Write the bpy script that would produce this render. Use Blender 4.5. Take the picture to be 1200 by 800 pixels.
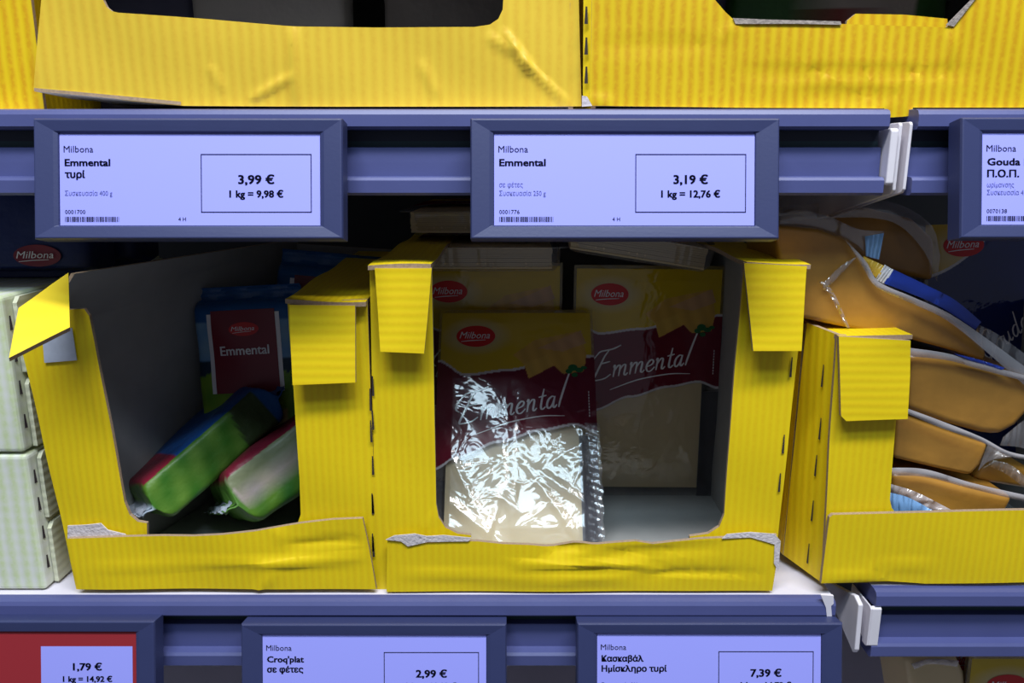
import bpy, bmesh, math, random
import numpy as np
from mathutils import Vector, Matrix, Euler
random.seed(7)
S = bpy.context.scene
for o in list(bpy.data.objects):
    bpy.data.objects.remove(o)
COL = S.collection

# ---------------------------------------------------------------- camera, light, exposure
PITCH = math.radians(13.0); FPX = 900.0
CAM = Vector((0.0, -0.5, 0.302))
cd = bpy.data.cameras.new('camera'); cd.sensor_width = 36; cd.lens = FPX / 1200 * 36
cd.clip_start = 0.01
cam = bpy.data.objects.new('camera', cd); COL.objects.link(cam)
cam.location = CAM; cam.rotation_euler = (math.pi / 2 - PITCH, 0, 0)
S.camera = cam
S.view_settings.view_transform = 'Standard'; S.view_settings.look = 'None'
S.view_settings.gamma = 1; S.view_settings.use_curve_mapping = False
S.view_settings.exposure = 0.0
W = bpy.data.worlds.new('store_air'); S.world = W; W.use_nodes = True
W.node_tree.nodes['Background'].inputs[0].default_value = (0.75, 0.82, 1, 1)
W.node_tree.nodes['Background'].inputs[1].default_value = 0.16

def area(name, loc, target, sx, sy, power, color):
    l = bpy.data.lights.new(name, 'AREA'); l.shape = 'RECTANGLE'; l.size = sx; l.size_y = sy
    l.energy = power; l.color = color
    o = bpy.data.objects.new(name, l); COL.objects.link(o); o.location = loc
    o.rotation_euler = (Vector(target) - Vector(loc)).to_track_quat('-Z', 'Y').to_euler()
    return o
area('cabinet_canopy_light', (0.1, -0.64, 1.56), (0, 0.05, 0.12), 1.5, 0.14, 36.0, (0.95, 0.97, 1.0))
area('aisle_ceiling_light', (0.0, -1.32, 2.02), (0, 0.05, 0.12), 1.6, 0.26, 20.0, (0.64, 0.85, 1.0))

# ---------------------------------------------------------------- geometry of the view (rays through the lens onto real planes)
FWD = Vector((0, math.cos(PITCH), -math.sin(PITCH))); UP = Vector((0, math.sin(PITCH), math.cos(PITCH)))
def ray(px, py):
    return FWD + Vector((1, 0, 0)) * ((px - 600) / FPX) + UP * ((400 - py) / FPX)
def P(px, py, Y):
    d = ray(px, py); return CAM + d * ((Y - CAM.y) / d.y)
def PZ(px, py, Z):
    d = ray(px, py); return CAM + d * ((Z - CAM.z) / d.z)
def PP(px, py, p0, n):
    d = ray(px, py); return CAM + d * ((p0 - CAM).dot(n) / d.dot(n))

# ---------------------------------------------------------------- materials
def srgb(r, g, b):
    f = lambda c: (c / 255 / 12.92) if c <= 10 else ((c / 255 + 0.055) / 1.055) ** 2.4
    return (f(r), f(g), f(b), 1)
def mat(name, col, rough=0.5, metal=0.0, spec=0.5, coat=0.0, noise=0.0, nscale=40, bump=0.0, bscale=120, bdist=0.001, trans=0.0, sss=0.0):
    m = bpy.data.materials.new(name); m.use_nodes = True
    nt = m.node_tree; b = nt.nodes['Principled BSDF']
    b.inputs['Base Color'].default_value = col; b.inputs['Roughness'].default_value = rough
    b.inputs['Metallic'].default_value = metal; b.inputs['Specular IOR Level'].default_value = spec
    b.inputs['Coat Weight'].default_value = coat; b.inputs['Coat Roughness'].default_value = 0.12
    b.inputs['Transmission Weight'].default_value = trans
    if sss:
        b.inputs['Subsurface Weight'].default_value = sss; b.inputs['Subsurface Scale'].default_value = 0.006
        b.inputs['Subsurface Radius'].default_value = (1, .6, .25)
    tc = nt.nodes.new('ShaderNodeTexCoord')
    if noise:
        n = nt.nodes.new('ShaderNodeTexNoise'); n.inputs['Scale'].default_value = nscale; n.inputs['Detail'].default_value = 4
        nt.links.new(tc.outputs['Object'], n.inputs['Vector'])
        mx = nt.nodes.new('ShaderNodeMix'); mx.data_type = 'RGBA'
        mx.inputs[6].default_value = tuple(c * (1 - noise) for c in col[:3]) + (1,)
        mx.inputs[7].default_value = tuple(min(1, c * (1 + noise)) for c in col[:3]) + (1,)
        nt.links.new(n.outputs['Fac'], mx.inputs[0]); nt.links.new(mx.outputs[2], b.inputs['Base Color'])
    if bump:
        n = nt.nodes.new('ShaderNodeTexNoise'); n.inputs['Scale'].default_value = bscale; n.inputs['Detail'].default_value = 3
        nt.links.new(tc.outputs['Object'], n.inputs['Vector'])
        bp = nt.nodes.new('ShaderNodeBump'); bp.inputs['Strength'].default_value = bump; bp.inputs['Distance'].default_value = bdist
        nt.links.new(n.outputs['Fac'], bp.inputs['Height']); nt.links.new(bp.outputs[0], b.inputs['Normal'])
    return m

def cardboard(name, col, col2, axis, period, stripe=0.5, rough=0.5, ribs=0.22, axis2=None):
    """printed corrugated board: fluting shows as faint stripes and ribs"""
    m = bpy.data.materials.new(name); m.use_nodes = True
    nt = m.node_tree; b = nt.nodes['Principled BSDF']; L = nt.links.new
    b.inputs['Roughness'].default_value = rough; b.inputs['Specular IOR Level'].default_value = 0.35
    tc = nt.nodes.new('ShaderNodeTexCoord')
    w = nt.nodes.new('ShaderNodeTexWave'); w.wave_type = 'BANDS'; w.bands_direction = axis
    w.inputs['Scale'].default_value = 0.3142 / period; w.inputs['Distortion'].default_value = 0.6
    w.inputs['Detail'].default_value = 1.5; w.inputs['Detail Scale'].default_value = 1.2
    L(tc.outputs['Object'], w.inputs['Vector'])
    n = nt.nodes.new('ShaderNodeTexNoise'); n.inputs['Scale'].default_value = 350; n.inputs['Detail'].default_value = 3
    L(tc.outputs['Object'], n.inputs['Vector'])
    n2 = nt.nodes.new('ShaderNodeTexNoise'); n2.inputs['Scale'].default_value = 22; n2.inputs['Detail'].default_value = 3
    L(tc.outputs['Object'], n2.inputs['Vector'])
    mu = nt.nodes.new('ShaderNodeMath'); mu.operation = 'MULTIPLY'; L(w.outputs['Fac'], mu.inputs[0]); L(n.outputs['Fac'], mu.inputs[1])
    mu2 = nt.nodes.new('ShaderNodeMath'); mu2.operation = 'MULTIPLY'; L(mu.outputs[0], mu2.inputs[0]); mu2.inputs[1].default_value = stripe * 1.8
    mu2.use_clamp = True
    fac = mu2.outputs[0]
    if axis2:
        w2 = nt.nodes.new('ShaderNodeTexWave'); w2.bands_direction = axis2; w2.inputs['Scale'].default_value = 0.3142 / period
        w2.inputs['Distortion'].default_value = 0.6
        L(tc.outputs['Object'], w2.inputs['Vector'])
        mx2 = nt.nodes.new('ShaderNodeMath'); mx2.operation = 'MULTIPLY'; L(w2.outputs['Fac'], mx2.inputs[0]); mx2.inputs[1].default_value = 0.22
        ad = nt.nodes.new('ShaderNodeMath'); ad.operation = 'ADD'; L(mx2.outputs[0], ad.inputs[0]); L(mu2.outputs[0], ad.inputs[1]); ad.use_clamp = True
        fac = ad.outputs[0]
    mx = nt.nodes.new('ShaderNodeMix'); mx.data_type = 'RGBA'; mx.inputs[6].default_value = col; mx.inputs[7].default_value = col2
    L(fac, mx.inputs[0]); L(mx.outputs[2], b.inputs['Base Color'])
    a = nt.nodes.new('ShaderNodeMath'); a.operation = 'MULTIPLY_ADD'; L(n2.outputs['Fac'], a.inputs[0]); a.inputs[1].default_value = 2.2; L(w.outputs['Fac'], a.inputs[2])
    bp = nt.nodes.new('ShaderNodeBump'); bp.inputs['Strength'].default_value = ribs; bp.inputs['Distance'].default_value = 0.0009
    L(a.outputs[0], bp.inputs['Height']); L(bp.outputs[0], b.inputs['Normal'])
    return m

YEL = (0.82, 0.60, 0.006, 1); YEL2 = (0.66, 0.35, 0.004, 1); YEL3 = (0.74, 0.47, 0.004, 1)
M = {}
M['yel_v'] = cardboard('yellow_board_upright_flutes', YEL, YEL3, 'X', 0.0050, 0.45)
M['yel_s'] = cardboard('yellow_board_strong_stripes', (0.72, 0.50, 0.006, 1), (0.62, 0.33, 0.004, 1), 'X', 0.0066, 1.0)
M['yel_p'] = cardboard('yellow_board_pale_coated', (0.74, 0.51, 0.045, 1), (0.64, 0.36, 0.03, 1), 'X', 0.0068, 0.45, rough=0.36)
M['yel_h'] = cardboard('yellow_board_level_flutes', YEL, YEL3, 'Z', 0.0058, 0.45, ribs=0.09)
M['yel_y'] = cardboard('yellow_board_side_flutes', YEL, YEL3, 'Y', 0.0058, 0.5)
M['yel_flat'] = cardboard('yellow_board_smooth', YEL, YEL3, 'Z', 0.012, 0.15, ribs=0.06)
M['pale'] = cardboard('pale_board_green_check', (0.78, 0.79, 0.72, 1), (0.64, 0.72, 0.42, 1), 'X', 0.0085, 0.8, axis2='Z')
M['pale_side'] = cardboard('pale_board_plain', (0.66, 0.66, 0.50, 1), (0.60, 0.62, 0.42, 1), 'Z', 0.006, 0.4)
M['board_in'] = mat('grey_board_inside', (0.37, 0.365, 0.35, 1), 0.75, noise=0.12, nscale=60)
M['board_edge'] = mat('brown_board_edge', (0.36, 0.25, 0.16, 1), 0.85, noise=0.45, nscale=700)
M['torn'] = mat('torn_grey_paper', (0.62, 0.56, 0.58, 1), 0.9, noise=0.3, nscale=300, bump=0.8, bscale=500)
M['torn_brown'] = mat('torn_brown_paper', (0.33, 0.28, 0.25, 1), 0.9, noise=0.4, nscale=400, bump=0.8, bscale=500)
M['tape'] = mat('grey_paper_patch', (0.48, 0.52, 0.62, 1), 0.6, noise=0.15, nscale=200)
M['slit'] = mat('dark_slit', (0.03, 0.02, 0.02, 1), 0.9)
M['rail'] = mat('blue_grey_rail_plastic', srgb(76, 82, 132), 0.42, noise=0.08, nscale=30, bump=0.05, bscale=400)
M['rail_dark'] = mat('dark_rail_channel', srgb(38, 44, 62), 0.6)
M['rail_green'] = mat('green_rail_line', srgb(44, 70, 78), 0.6)
M['frame'] = mat('navy_label_plastic', srgb(50, 57, 98), 0.45, noise=0.06, nscale=60, bump=0.05, bscale=500)
M['screen'] = mat('lavender_paper_screen', srgb(160, 163, 250), 0.55, spec=0.25)
M['screen_red'] = mat('red_paper_screen', srgb(150, 42, 50), 0.55, spec=0.25)
M['ink'] = mat('black_ink', srgb(22, 20, 46), 0.7, spec=0.1)
M['ink_soft'] = mat('grey_ink', srgb(96, 98, 160), 0.7, spec=0.1)
M['white_metal'] = mat('white_enamel', (0.74, 0.70, 0.76, 1), 0.45, noise=0.06, nscale=60)
M['deck'] = mat('white_shelf_enamel', (0.70, 0.66, 0.74, 1), 0.4)
M['back'] = mat('dark_cabinet_back', (0.05, 0.055, 0.06, 1), 0.7, noise=0.2, nscale=8)
M['cheese_pale'] = mat('pale_cheese', (0.66, 0.51, 0.28, 1), 0.42, noise=0.08, nscale=30, sss=0.15)
M['cheese_gold'] = mat('golden_cheese', (0.43, 0.205, 0.032, 1), 0.34, noise=0.38, nscale=28, coat=0.35, bump=0.35, bscale=45, bdist=0.003)
M['red'] = mat('logo_red', srgb(205, 28, 32), 0.35)
M['white'] = mat('print_white', (0.80, 0.78, 0.80, 1), 0.16, spec=0.9)
M['leaf'] = mat('print_green_leaf', srgb(24, 100, 52), 0.4)
M['blue'] = mat('film_blue', srgb(28, 58, 160), 0.3, coat=0.4)
M['yellow_print'] = mat('film_yellow', srgb(235, 190, 70), 0.3, coat=0.4)
M['sky'] = mat('film_light_blue', srgb(130, 175, 225), 0.3, coat=0.4, noise=0.25, nscale=120)
M['silver'] = mat('crimped_clear_seal', (0.58, 0.63, 0.75, 1), 0.22, coat=0.5, bump=0.9, bscale=420)
M['seal_blue'] = mat('blue_crimped_seal', (0.015, 0.10, 0.30, 1), 0.3, coat=0.3, bump=0.9, bscale=420)
M['maroon'] = mat('print_maroon', srgb(120, 18, 40), 0.35)

def clear_film(name, tint, haze, grough=0.12, gl=0.10, bump=0.3, bscale=60, print_attr=False, bdist=0.002, soft=0.0):
    m = bpy.data.materials.new(name); m.use_nodes = True
    nt = m.node_tree; L = nt.links.new
    for n in list(nt.nodes):
        nt.nodes.remove(n)
    out = nt.nodes.new('ShaderNodeOutputMaterial')
    tc = nt.nodes.new('ShaderNodeTexCoord')
    no = nt.nodes.new('ShaderNodeTexNoise'); no.inputs['Scale'].default_value = bscale; no.inputs['Detail'].default_value = 2.5
    no.inputs['Distortion'].default_value = 1.2
    L(tc.outputs['Object'], no.inputs['Vector'])
    bp = nt.nodes.new('ShaderNodeBump'); bp.inputs['Strength'].default_value = bump; bp.inputs['Distance'].default_value = bdist
    L(no.outputs['Fac'], bp.inputs['Height'])
    tr = nt.nodes.new('ShaderNodeBsdfTransparent'); tr.inputs[0].default_value = tint
    df = nt.nodes.new('ShaderNodeBsdfDiffuse'); df.inputs[0].default_value = (0.78, 0.74, 0.77, 1)
    g = nt.nodes.new('ShaderNodeBsdfGlossy'); g.inputs['Roughness'].default_value = grough; L(bp.outputs[0], g.inputs['Normal'])
    a = nt.nodes.new('ShaderNodeMixShader'); a.inputs[0].default_value = haze; L(tr.outputs[0], a.inputs[1]); L(df.outputs[0], a.inputs[2])
    base = a.outputs[0]
    if print_attr:
        at = nt.nodes.new('ShaderNodeAttribute'); at.attribute_name = 'print'
        pd = nt.nodes.new('ShaderNodeBsdfDiffuse'); L(at.outputs['Color'], pd.inputs[0])
        c = nt.nodes.new('ShaderNodeMixShader'); L(at.outputs['Alpha'], c.inputs[0]); L(base, c.inputs[1]); L(pd.outputs[0], c.inputs[2])
        base = c.outputs[0]
    if soft:
        g2 = nt.nodes.new('ShaderNodeBsdfGlossy'); g2.inputs['Roughness'].default_value = 0.34; L(bp.outputs[0], g2.inputs['Normal'])
        b2 = nt.nodes.new('ShaderNodeMixShader'); b2.inputs[0].default_value = soft; L(base, b2.inputs[1]); L(g2.outputs[0], b2.inputs[2]); base = b2.outputs[0]
    b = nt.nodes.new('ShaderNodeMixShader'); b.inputs[0].default_value = gl
    L(base, b.inputs[1]); L(g.outputs[0], b.inputs[2]); L(b.outputs[0], out.inputs[0])
    return m
M['film'] = clear_film('printed_clear_film', (0.95, 0.95, 0.95, 1), 0.02, 0.055, 0.07, 0.35, 55, True)
M['film_crinkled'] = clear_film('printed_crinkled_film', (0.93, 0.94, 0.95, 1), 0.03, 0.07, 0.06, 0.6, 40, True, soft=0.04)
M['tray'] = clear_film('clear_plastic_tray', (0.90, 0.89, 0.87, 1), 0.10, 0.10, 0.08, 0.2, 60)
M['wrap'] = clear_film('clear_wrap', (0.93, 0.92, 0.90, 1), 0.10, 0.14, 0.10, 0.6, 40)
M['wrap_milky'] = clear_film('milky_film_edge', (0.88, 0.85, 0.84, 1), 0.30, 0.2, 0.10, 0.5, 90)

def attr_mat(name, rough, coat, bump, bscale, bdist=0.002):
    m = mat(name, (0.5, 0.5, 0.5, 1), rough, coat=coat, bump=bump, bscale=bscale, bdist=bdist)
    nt = m.node_tree; at = nt.nodes.new('ShaderNodeAttribute'); at.attribute_name = 'print'
    nt.links.new(at.outputs['Color'], nt.nodes['Principled BSDF'].inputs['Base Color'])
    nt.nodes['Principled BSDF'].inputs['Specular IOR Level'].default_value = 0.3
    return m
M['bag'] = attr_mat('printed_bag_film', 0.45, 0.04, 0.9, 60)

# ---------------------------------------------------------------- object helpers
MW = {}
def thing(name, label, cat, loc=(0, 0, 0), rot=(0, 0, 0), group=None, matrix=None):
    o = bpy.data.objects.new(name, None); COL.objects.link(o); o.empty_display_size = 0.02
    m = matrix.copy() if matrix is not None else Matrix.LocRotScale(Vector(loc), Euler(rot), None)
    o.matrix_basis = m; MW[o.name] = m
    o['label'] = label; o['category'] = cat
    if group: o['group'] = group
    return o
def link(name, me, parent=None, label=None):
    o = bpy.data.objects.new(name, me); COL.objects.link(o)
    if parent is not None:
        o.parent = parent; MW[o.name] = MW[parent.name]
    else:
        MW[o.name] = Matrix()
    if label: o['label'] = label
    return o
def obj(name, bm, mats, parent=None, label=None, local=False, smooth=False):
    if parent is not None and not local:
        bmesh.ops.transform(bm, matrix=MW[parent.name].inverted(), verts=bm.verts)
    me = bpy.data.meshes.new(name)
    if smooth:
        for f in bm.faces: f.smooth = True
    bm.to_mesh(me); bm.free()
    for m in (mats if isinstance(mats, (list, tuple)) else [mats]): me.materials.append(m)
    return link(name, me, parent, label)
def struct(name, bm, mats):
    o = obj(name, bm, mats); o['kind'] = 'structure'; return o
def box(bm, x0, x1, y0, y1, z0, z1, mi=0):
    v = [bm.verts.new((x, y, z)) for x in (x0, x1) for y in (y0, y1) for z in (z0, z1)]
    for q in ((0, 1, 3, 2), (4, 6, 7, 5), (0, 4, 5, 1), (2, 3, 7, 6), (0, 2, 6, 4), (1, 5, 7, 3)):
        f = bm.faces.new([v[i] for i in q]); f.material_index = mi
    return v
def newell(pts):
    n = Vector((0, 0, 0))
    for i, a in enumerate(pts):
        b = pts[(i + 1) % len(pts)]
        n += Vector(((a.y - b.y) * (a.z + b.z), (a.z - b.z) * (a.x + b.x), (a.x - b.x) * (a.y + b.y)))
    return n.normalized()
def crease(a, b, w, h):
    """a fold line: ridge (h>0) or valley (h<0) of half width w from point a to b"""
    ab = b - a; l2 = ab.length_squared
    def f(p):
        t = max(0.0, min(1.0, (p - a).dot(ab) / l2)); d = (p - (a + ab * t)).length
        return h * max(0.0, 1 - d / w) * (1 - abs(2 * t - 1) ** 4)
    return f
def card(bm, pts, toward, th=0.003, grid=0.0, disp=None, mi=(0, 1, 2), creases=(), wob=0.0, planar=True):
    """a sheet of board: outline pts, printed face towards `toward`, thickness th behind it"""
    pts = [Vector(p) for p in pts]
    n = newell(pts); c = sum(pts, Vector()) / len(pts)
    if planar: pts = [p - n * (p - c).dot(n) for p in pts]
    if n.dot(Vector(toward)) < 0:
        n = -n; pts.reverse()
    t = bmesh.new()
    vs = [t.verts.new(p) for p in pts]; t.faces.new(vs); t.normal_update()
    if grid:
        bmesh.ops.triangulate(t, faces=t.faces[:], ngon_method='EAR_CLIP')
        u = Vector((0, 0, 1)).cross(n)
        u = u.normalized() if u.length > 0.05 else Vector((1, 0, 0))
        v = n.cross(u)
        for ax in (u, v):
            ds = [p.dot(ax) for p in pts]; k = int((max(ds) - min(ds)) / grid)
            for i in range(1, k + 1):
                co = ax * (min(ds) + (max(ds) - min(ds)) * i / (k + 1))
                bmesh.ops.bisect_plane(t, geom=t.verts[:] + t.edges[:] + t.faces[:], dist=1e-7, plane_co=co, plane_no=ax)
    t.normal_update()
    t.verts.index_update()
    fr = {}; bk = {}
    for v_ in t.verts:
        q = v_.co.copy(); d = 0.0
        if disp: d += disp(q)
        for cr in creases: d += cr(q)
        if wob:
            d += wob * (math.sin(q.x * 61 + q.z * 23) + math.sin(q.z * 71 + q.x * 37 + q.y * 50)) * 0.5
        fr[v_] = bm.verts.new(q + n * d); bk[v_] = bm.verts.new(q + n * (d - th))
    for f in t.faces:
        a = bm.faces.new([fr[v_] for v_ in f.verts]); a.material_index = mi[0]; a.smooth = True
        b = bm.faces.new([bk[v_] for v_ in reversed(f.verts)]); b.material_index = mi[1]; b.smooth = True
    for e in t.edges:
        if len(e.link_faces) == 1:
            lp = e.link_loops[0]; a, b = lp.vert, lp.link_loop_next.vert
            f = bm.faces.new((fr[b], fr[a], bk[a], bk[b])); f.material_index = mi[2]
            for x, y in ((fr[a], fr[b]), (bk[a], bk[b])):
                ed = bm.edges.get((x, y))
                if ed: ed.smooth = False
    t.free()
def slits(bm, pts, n, ln, w, mi, along):
    for p in pts:
        a = Vector(along).normalized() * ln / 2; s = Vector(n).normalized(); b = s.cross(a).normalized() * w / 2
        q = p + s * 0.0004
        f = bm.faces.new([bm.verts.new(x) for x in (q - a - b, q - a + b, q + a + b * 0.5, q + a - b * 0.5)]); f.material_index = mi

TXT = {}
def text_geo(body):
    k = body
    if k not in TXT:
        c = bpy.data.curves.new('t', 'FONT'); c.body = body; c.size = 1; c.resolution_u = 2
        o = bpy.data.objects.new('t', c); COL.objects.link(o)
        bpy.context.view_layer.update()
        me = bpy.data.meshes.new_from_object(o)
        v = [(p.co.x, p.co.y) for p in me.vertices]; f = [tuple(p.vertices) for p in me.polygons]
        bpy.data.objects.remove(o); bpy.data.curves.remove(c); bpy.data.meshes.remove(me)
        TXT[k] = (v, f)
    return TXT[k]
def put_text(bm, body, place, x0, base, width, cap, mi, bold=0.0, shear=0.0, align='l'):
    """flat letters; place(x, y) -> Vector; width and capital height in place() units; bold = extra stroke width"""
    v, f = text_geo(body)
    xs = [a for a, b in v]; mn, mx = min(xs), max(xs)
    w = bold * cap
    sx = (width - w) / (mx - mn); sy = cap / 0.682
    if align == 'c': x0 -= width / 2
    for k in ((0,) if not bold else (0, .5, 1)):
        for dy in ((0,) if not bold else (-.22, .22)):
            vs = [bm.verts.new(place(x0 + k * w + (a - mn) * sx + shear * b * sy, base + b * sy + dy * w)) for a, b in v]
            for q in f:
                try:
                    fc = bm.faces.new([vs[i] for i in q]); fc.material_index = mi
                except ValueError: pass
def catmull(p, k=7):
    p = [Vector((a, b)) for a, b in p]; q = [p[0] * 2 - p[1]] + p + [p[-1] * 2 - p[-2]]; out = []
    for i in range(1, len(q) - 2):
        a, b, c, d = q[i - 1:i + 3]
        for j in range(k):
            t = j / k
            out.append(0.5 * (2 * b + (c - a) * t + (2 * a - 5 * b + 4 * c - d) * t * t + (3 * b - a - 3 * c + d) * t ** 3))
    return out + [q[-2]]
def ribbon(bm, pts, w, place, mi, taper=0.35, k=7):
    c = catmull(pts, k); n = len(c); L = R = None
    for i, p in enumerate(c):
        d = (c[min(i + 1, n - 1)] - c[max(i - 1, 0)])
        if d.length < 1e-9: continue
        d.normalize(); s = Vector((-d.y, d.x)); e = i / (n - 1)
        ww = w / 2 * (taper + (1 - taper) * math.sin(math.pi * min(max(e, 0.04), 0.96)) ** 0.4) * (0.75 + 0.45 * abs(d.y))
        l = bm.verts.new(place(*(p + s * ww))); r = bm.verts.new(place(*(p - s * ww)))
        if L is not None:
            f = bm.faces.new((L, R, r, l)); f.material_index = mi
        L, R = l, r
GL = {
 'E': (1.75, [[(.0, 2.15), (.3, 2.45), (.9, 2.5), (1.5, 2.55), (2.1, 2.75)], [(1.1, 2.5), (.75, 1.95), (.55, 1.4), (.3, .7), (.1, .05), (.4, -.05), (1.1, .0), (1.6, .3)], [(.5, 1.35), (.9, 1.4), (1.35, 1.45)], [(.0, 2.15), (-.35, 1.7), (-.35, 1.2), (-.05, .95)]]),
 'm': (1.5, [[(0, .85), (.12, 1), (.12, .0)], [(.12, .5), (.38, .93), (.58, .95), (.62, .7), (.6, 0)], [(.6, .5), (.86, .93), (1.06, .95), (1.1, .7), (1.08, .15), (1.22, .02), (1.4, .2)]]),
 'e': (.85, [[(.05, .42), (.5, .58), (.6, .85), (.38, 1), (.12, .75), (.05, .35), (.22, .03), (.5, .02), (.8, .32)]]),
 'n': (1.0, [[(0, .85), (.12, 1), (.12, .0)], [(.12, .5), (.38, .93), (.58, .95), (.62, .7), (.6, .15), (.72, .02), (.9, .2)]]),
 't': (.7, [[(.32, 1.75), (.25, .8), (.25, .2), (.4, .02), (.65, .2)], [(-.05, 1.08), (.6, 1.16)]]),
 'a': (.95, [[(.62, .88), (.4, 1), (.12, .75), (.05, .3), (.22, .02), (.48, .25), (.62, .88)], [(.64, .98), (.58, .25), (.7, .02), (.9, .25)]]),
 'l': (.6, [[(.75, 3.0), (.45, 1.8), (.2, .6), (.12, .0)]]),
 'G': (1.55, [[(1.3, 1.9), (1.2, 2.4), (.75, 2.4), (.25, 1.7), (.12, .8), (.45, .15), (.95, .5), (1.15, 1.15)], [(1.15, 1.15), (1.1, .2), (.9, -.7), (.35, -.75), (.5, -.1), (1.4, .6)]]),
 'o': (.85, [[(.45, 1), (.1, .75), (.05, .3), (.3, .0), (.6, .3), (.6, .75), (.45, 1), (.85, .9)]]),
 'u': (1.0, [[(.08, .95), (.05, .3), (.22, .02), (.5, .3), (.62, .95)], [(.62, .95), (.58, .25), (.7, .02), (.9, .2)]]),
 'd': (1.0, [[(.62, .88), (.4, 1), (.12, .75), (.05, .3), (.22, .02), (.48, .25), (.62, .88)], [(.75, 2.1), (.6, .5), (.68, .02), (.95, .25)]]),
 'H': (1.7, [[(-.1, 1.6), (.1, 2.2), (.6, 2.3), (.55, 1.3), (.35, 0)], [(1.55, 2.5), (1.25, 1.4), (1.1, 0)], [(.1, 1.1), (.7, 1.2), (1.5, 1.35)]]),
 ' ': (.6, []),
}
def script(bm, word, place, x0, y0, xh, ang, w, mi, shear=0.32, xs=1.0):
    ca, sa = math.cos(ang), math.sin(ang); cx = 0
    for ch in word:
        adv, strokes = GL[ch]
        for st in strokes:
            q = []
            for a, b in st:
                X = (cx + a * xs + b * shear) * xh; Y = b * xh
                q.append((x0 + X * ca - Y * sa, y0 + X * sa + Y * ca))
            ribbon(bm, q, w, place, mi)
        cx += adv * xs
    return cx * xh
def ellipse(bm, place, cx, cy, rx, ry, mi, n=40, rings=4):
    prev = None; c = bm.verts.new(place(cx, cy))
    for k in range(1, rings + 1):
        cur = [bm.verts.new(place(cx + rx * k / rings * math.cos(2 * math.pi * i / n), cy + ry * k / rings * math.sin(2 * math.pi * i / n))) for i in range(n)]
        for i in range(n):
            j = (i + 1) % n
            f = bm.faces.new((c, cur[i], cur[j]) if prev is None else (prev[i], cur[i], cur[j], prev[j])); f.material_index = mi
        prev = cur
def logo(bm, place_k, cx, cy, rx, ry, red, white):
    """red oval, slanted white word, white underline"""
    ellipse(bm, place_k(1), cx, cy, rx, ry, red)
    put_text(bm, 'Milbona', place_k(2), cx - rx * 0.84, cy - ry * 0.22, rx * 1.55, ry * 0.62, white, 0.0, 0.28)
    ribbon(bm, [(cx - rx * .75, cy - ry * .52), (cx - rx * .2, cy - ry * .42), (cx + rx * .5, cy - ry * .36)], ry * .09, place_k(2), white)

# ---------------------------------------------------------------- the setting: cabinet back
bm = bmesh.new(); box(bm, -1.0, 1.0, 0.45, 0.47, -0.6, 1.2)
struct('wall_back', bm, M['back'])

# ---------------------------------------------------------------- shelves with price rails
PROF = [(0.03, 0), (-0.006, 0), (-0.0095, -0.001), (-0.011, -0.0035), (-0.0115, -0.0105), (-0.010, -0.0122), (-0.004, -0.0125), (0.002, -0.0125),
        (0.002, -0.019), (0.002, -0.0225), (-0.003, -0.023), (-0.0036, -0.032), (-0.004, -0.0405), (-0.0105, -0.0412), (-0.012, -0.043),
        (-0.0122, -0.0505), (-0.0105, -0.0522), (0.004, -0.0522), (0.006, -0.03), (0.03, -0.008)]
def shelf(label, x0, x1, zt, group, torn=False):
    r = thing('shelf', label, 'shelf', ((x0 + x1) / 2, 0.2, zt), group='shelves with price rails')
    bm = bmesh.new(); a = [bm.verts.new((x0, y, zt + z)) for y, z in PROF]; b = [bm.verts.new((x1, y, zt + z)) for y, z in PROF]
    n = len(PROF)
    for i in range(n):
        j = (i + 1) % n
        f = bm.faces.new((a[i], a[j], b[j], b[i])); f.material_index = {6: 1, 7: 1, 8: 2}.get(i, 0)
    bm.faces.new(list(reversed(a))); bm.faces.new(b)
    bmesh.ops.recalc_face_normals(bm, faces=bm.faces[:])
    obj('price_rail', bm, [M['rail'], M['rail_dark'], M['rail_green']], r, 'blue-grey plastic price rail')
    bm = bmesh.new(); box(bm, x0, x1, 0.0305, 0.448, zt - 0.012, zt - 0.0006)
    v = box(bm, x0, x1, -0.002, 0.0305, zt - 0.0001, zt + 0.0002)
    obj('deck', bm, M['deck'], r, 'white metal shelf deck')
    return r
ZU = 0.3351; ZR = 0.0075
XL = 0.2316; XR = 0.249
shelf('upper shelf with blue-grey price rail carrying the two whole cheese labels', -0.62, XL, ZU, None)
shelf('short right end of the upper shelf, its rail carrying the cut-off label', XR, 0.70, ZU, None)
shelf('lower shelf with blue-grey price rail under the left and middle cartons', -0.62, 0.2300, 0.0, None)
shelf('lower right shelf with an empty blue-grey rail under the carton of wedges', 0.258, 0.72, ZR, None)
shelf('bottom shelf below the lowest price labels, holding packs', -0.62, 0.72, -0.285, None)

# shelf brackets: white plates in the gap between the bays
def plate(bm, x, t, yz, mi=0):
    a = [bm.verts.new((x, y, z)) for y, z in yz]; b = [bm.verts.new((x + t, y, z)) for y, z in yz]
    bm.faces.new(list(reversed(a))); bm.faces.new(b); n = len(yz)
    for i in range(n):
        j = (i + 1) % n; bm.faces.new((a[i], a[j], b[j], b[i]))
    bmesh.ops.recalc_face_normals(bm, faces=bm.faces[:])
def bevel(o, w, seg=2):
    m = o.modifiers.new('soft_edges', 'BEVEL'); m.width = w; m.segments = seg; m.limit_method = 'ANGLE'; return o
r = thing('shelf_bracket', 'white metal plates standing in the gap of the upper shelf rails', 'bracket', (0.24, 0.1, ZU - 0.05))
bm = bmesh.new(); plate(bm, 0.2390, 0.0022, [(-0.007, .327), (-0.0085, .3255), (-0.0085, .286), (-0.006, .2838), (.1, .262), (.44, .235), (.44, .320), (.04, .320), (.02, .327)])
bevel(obj('bracket_plate', bm, M['white_metal'], r), 0.0006)
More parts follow.
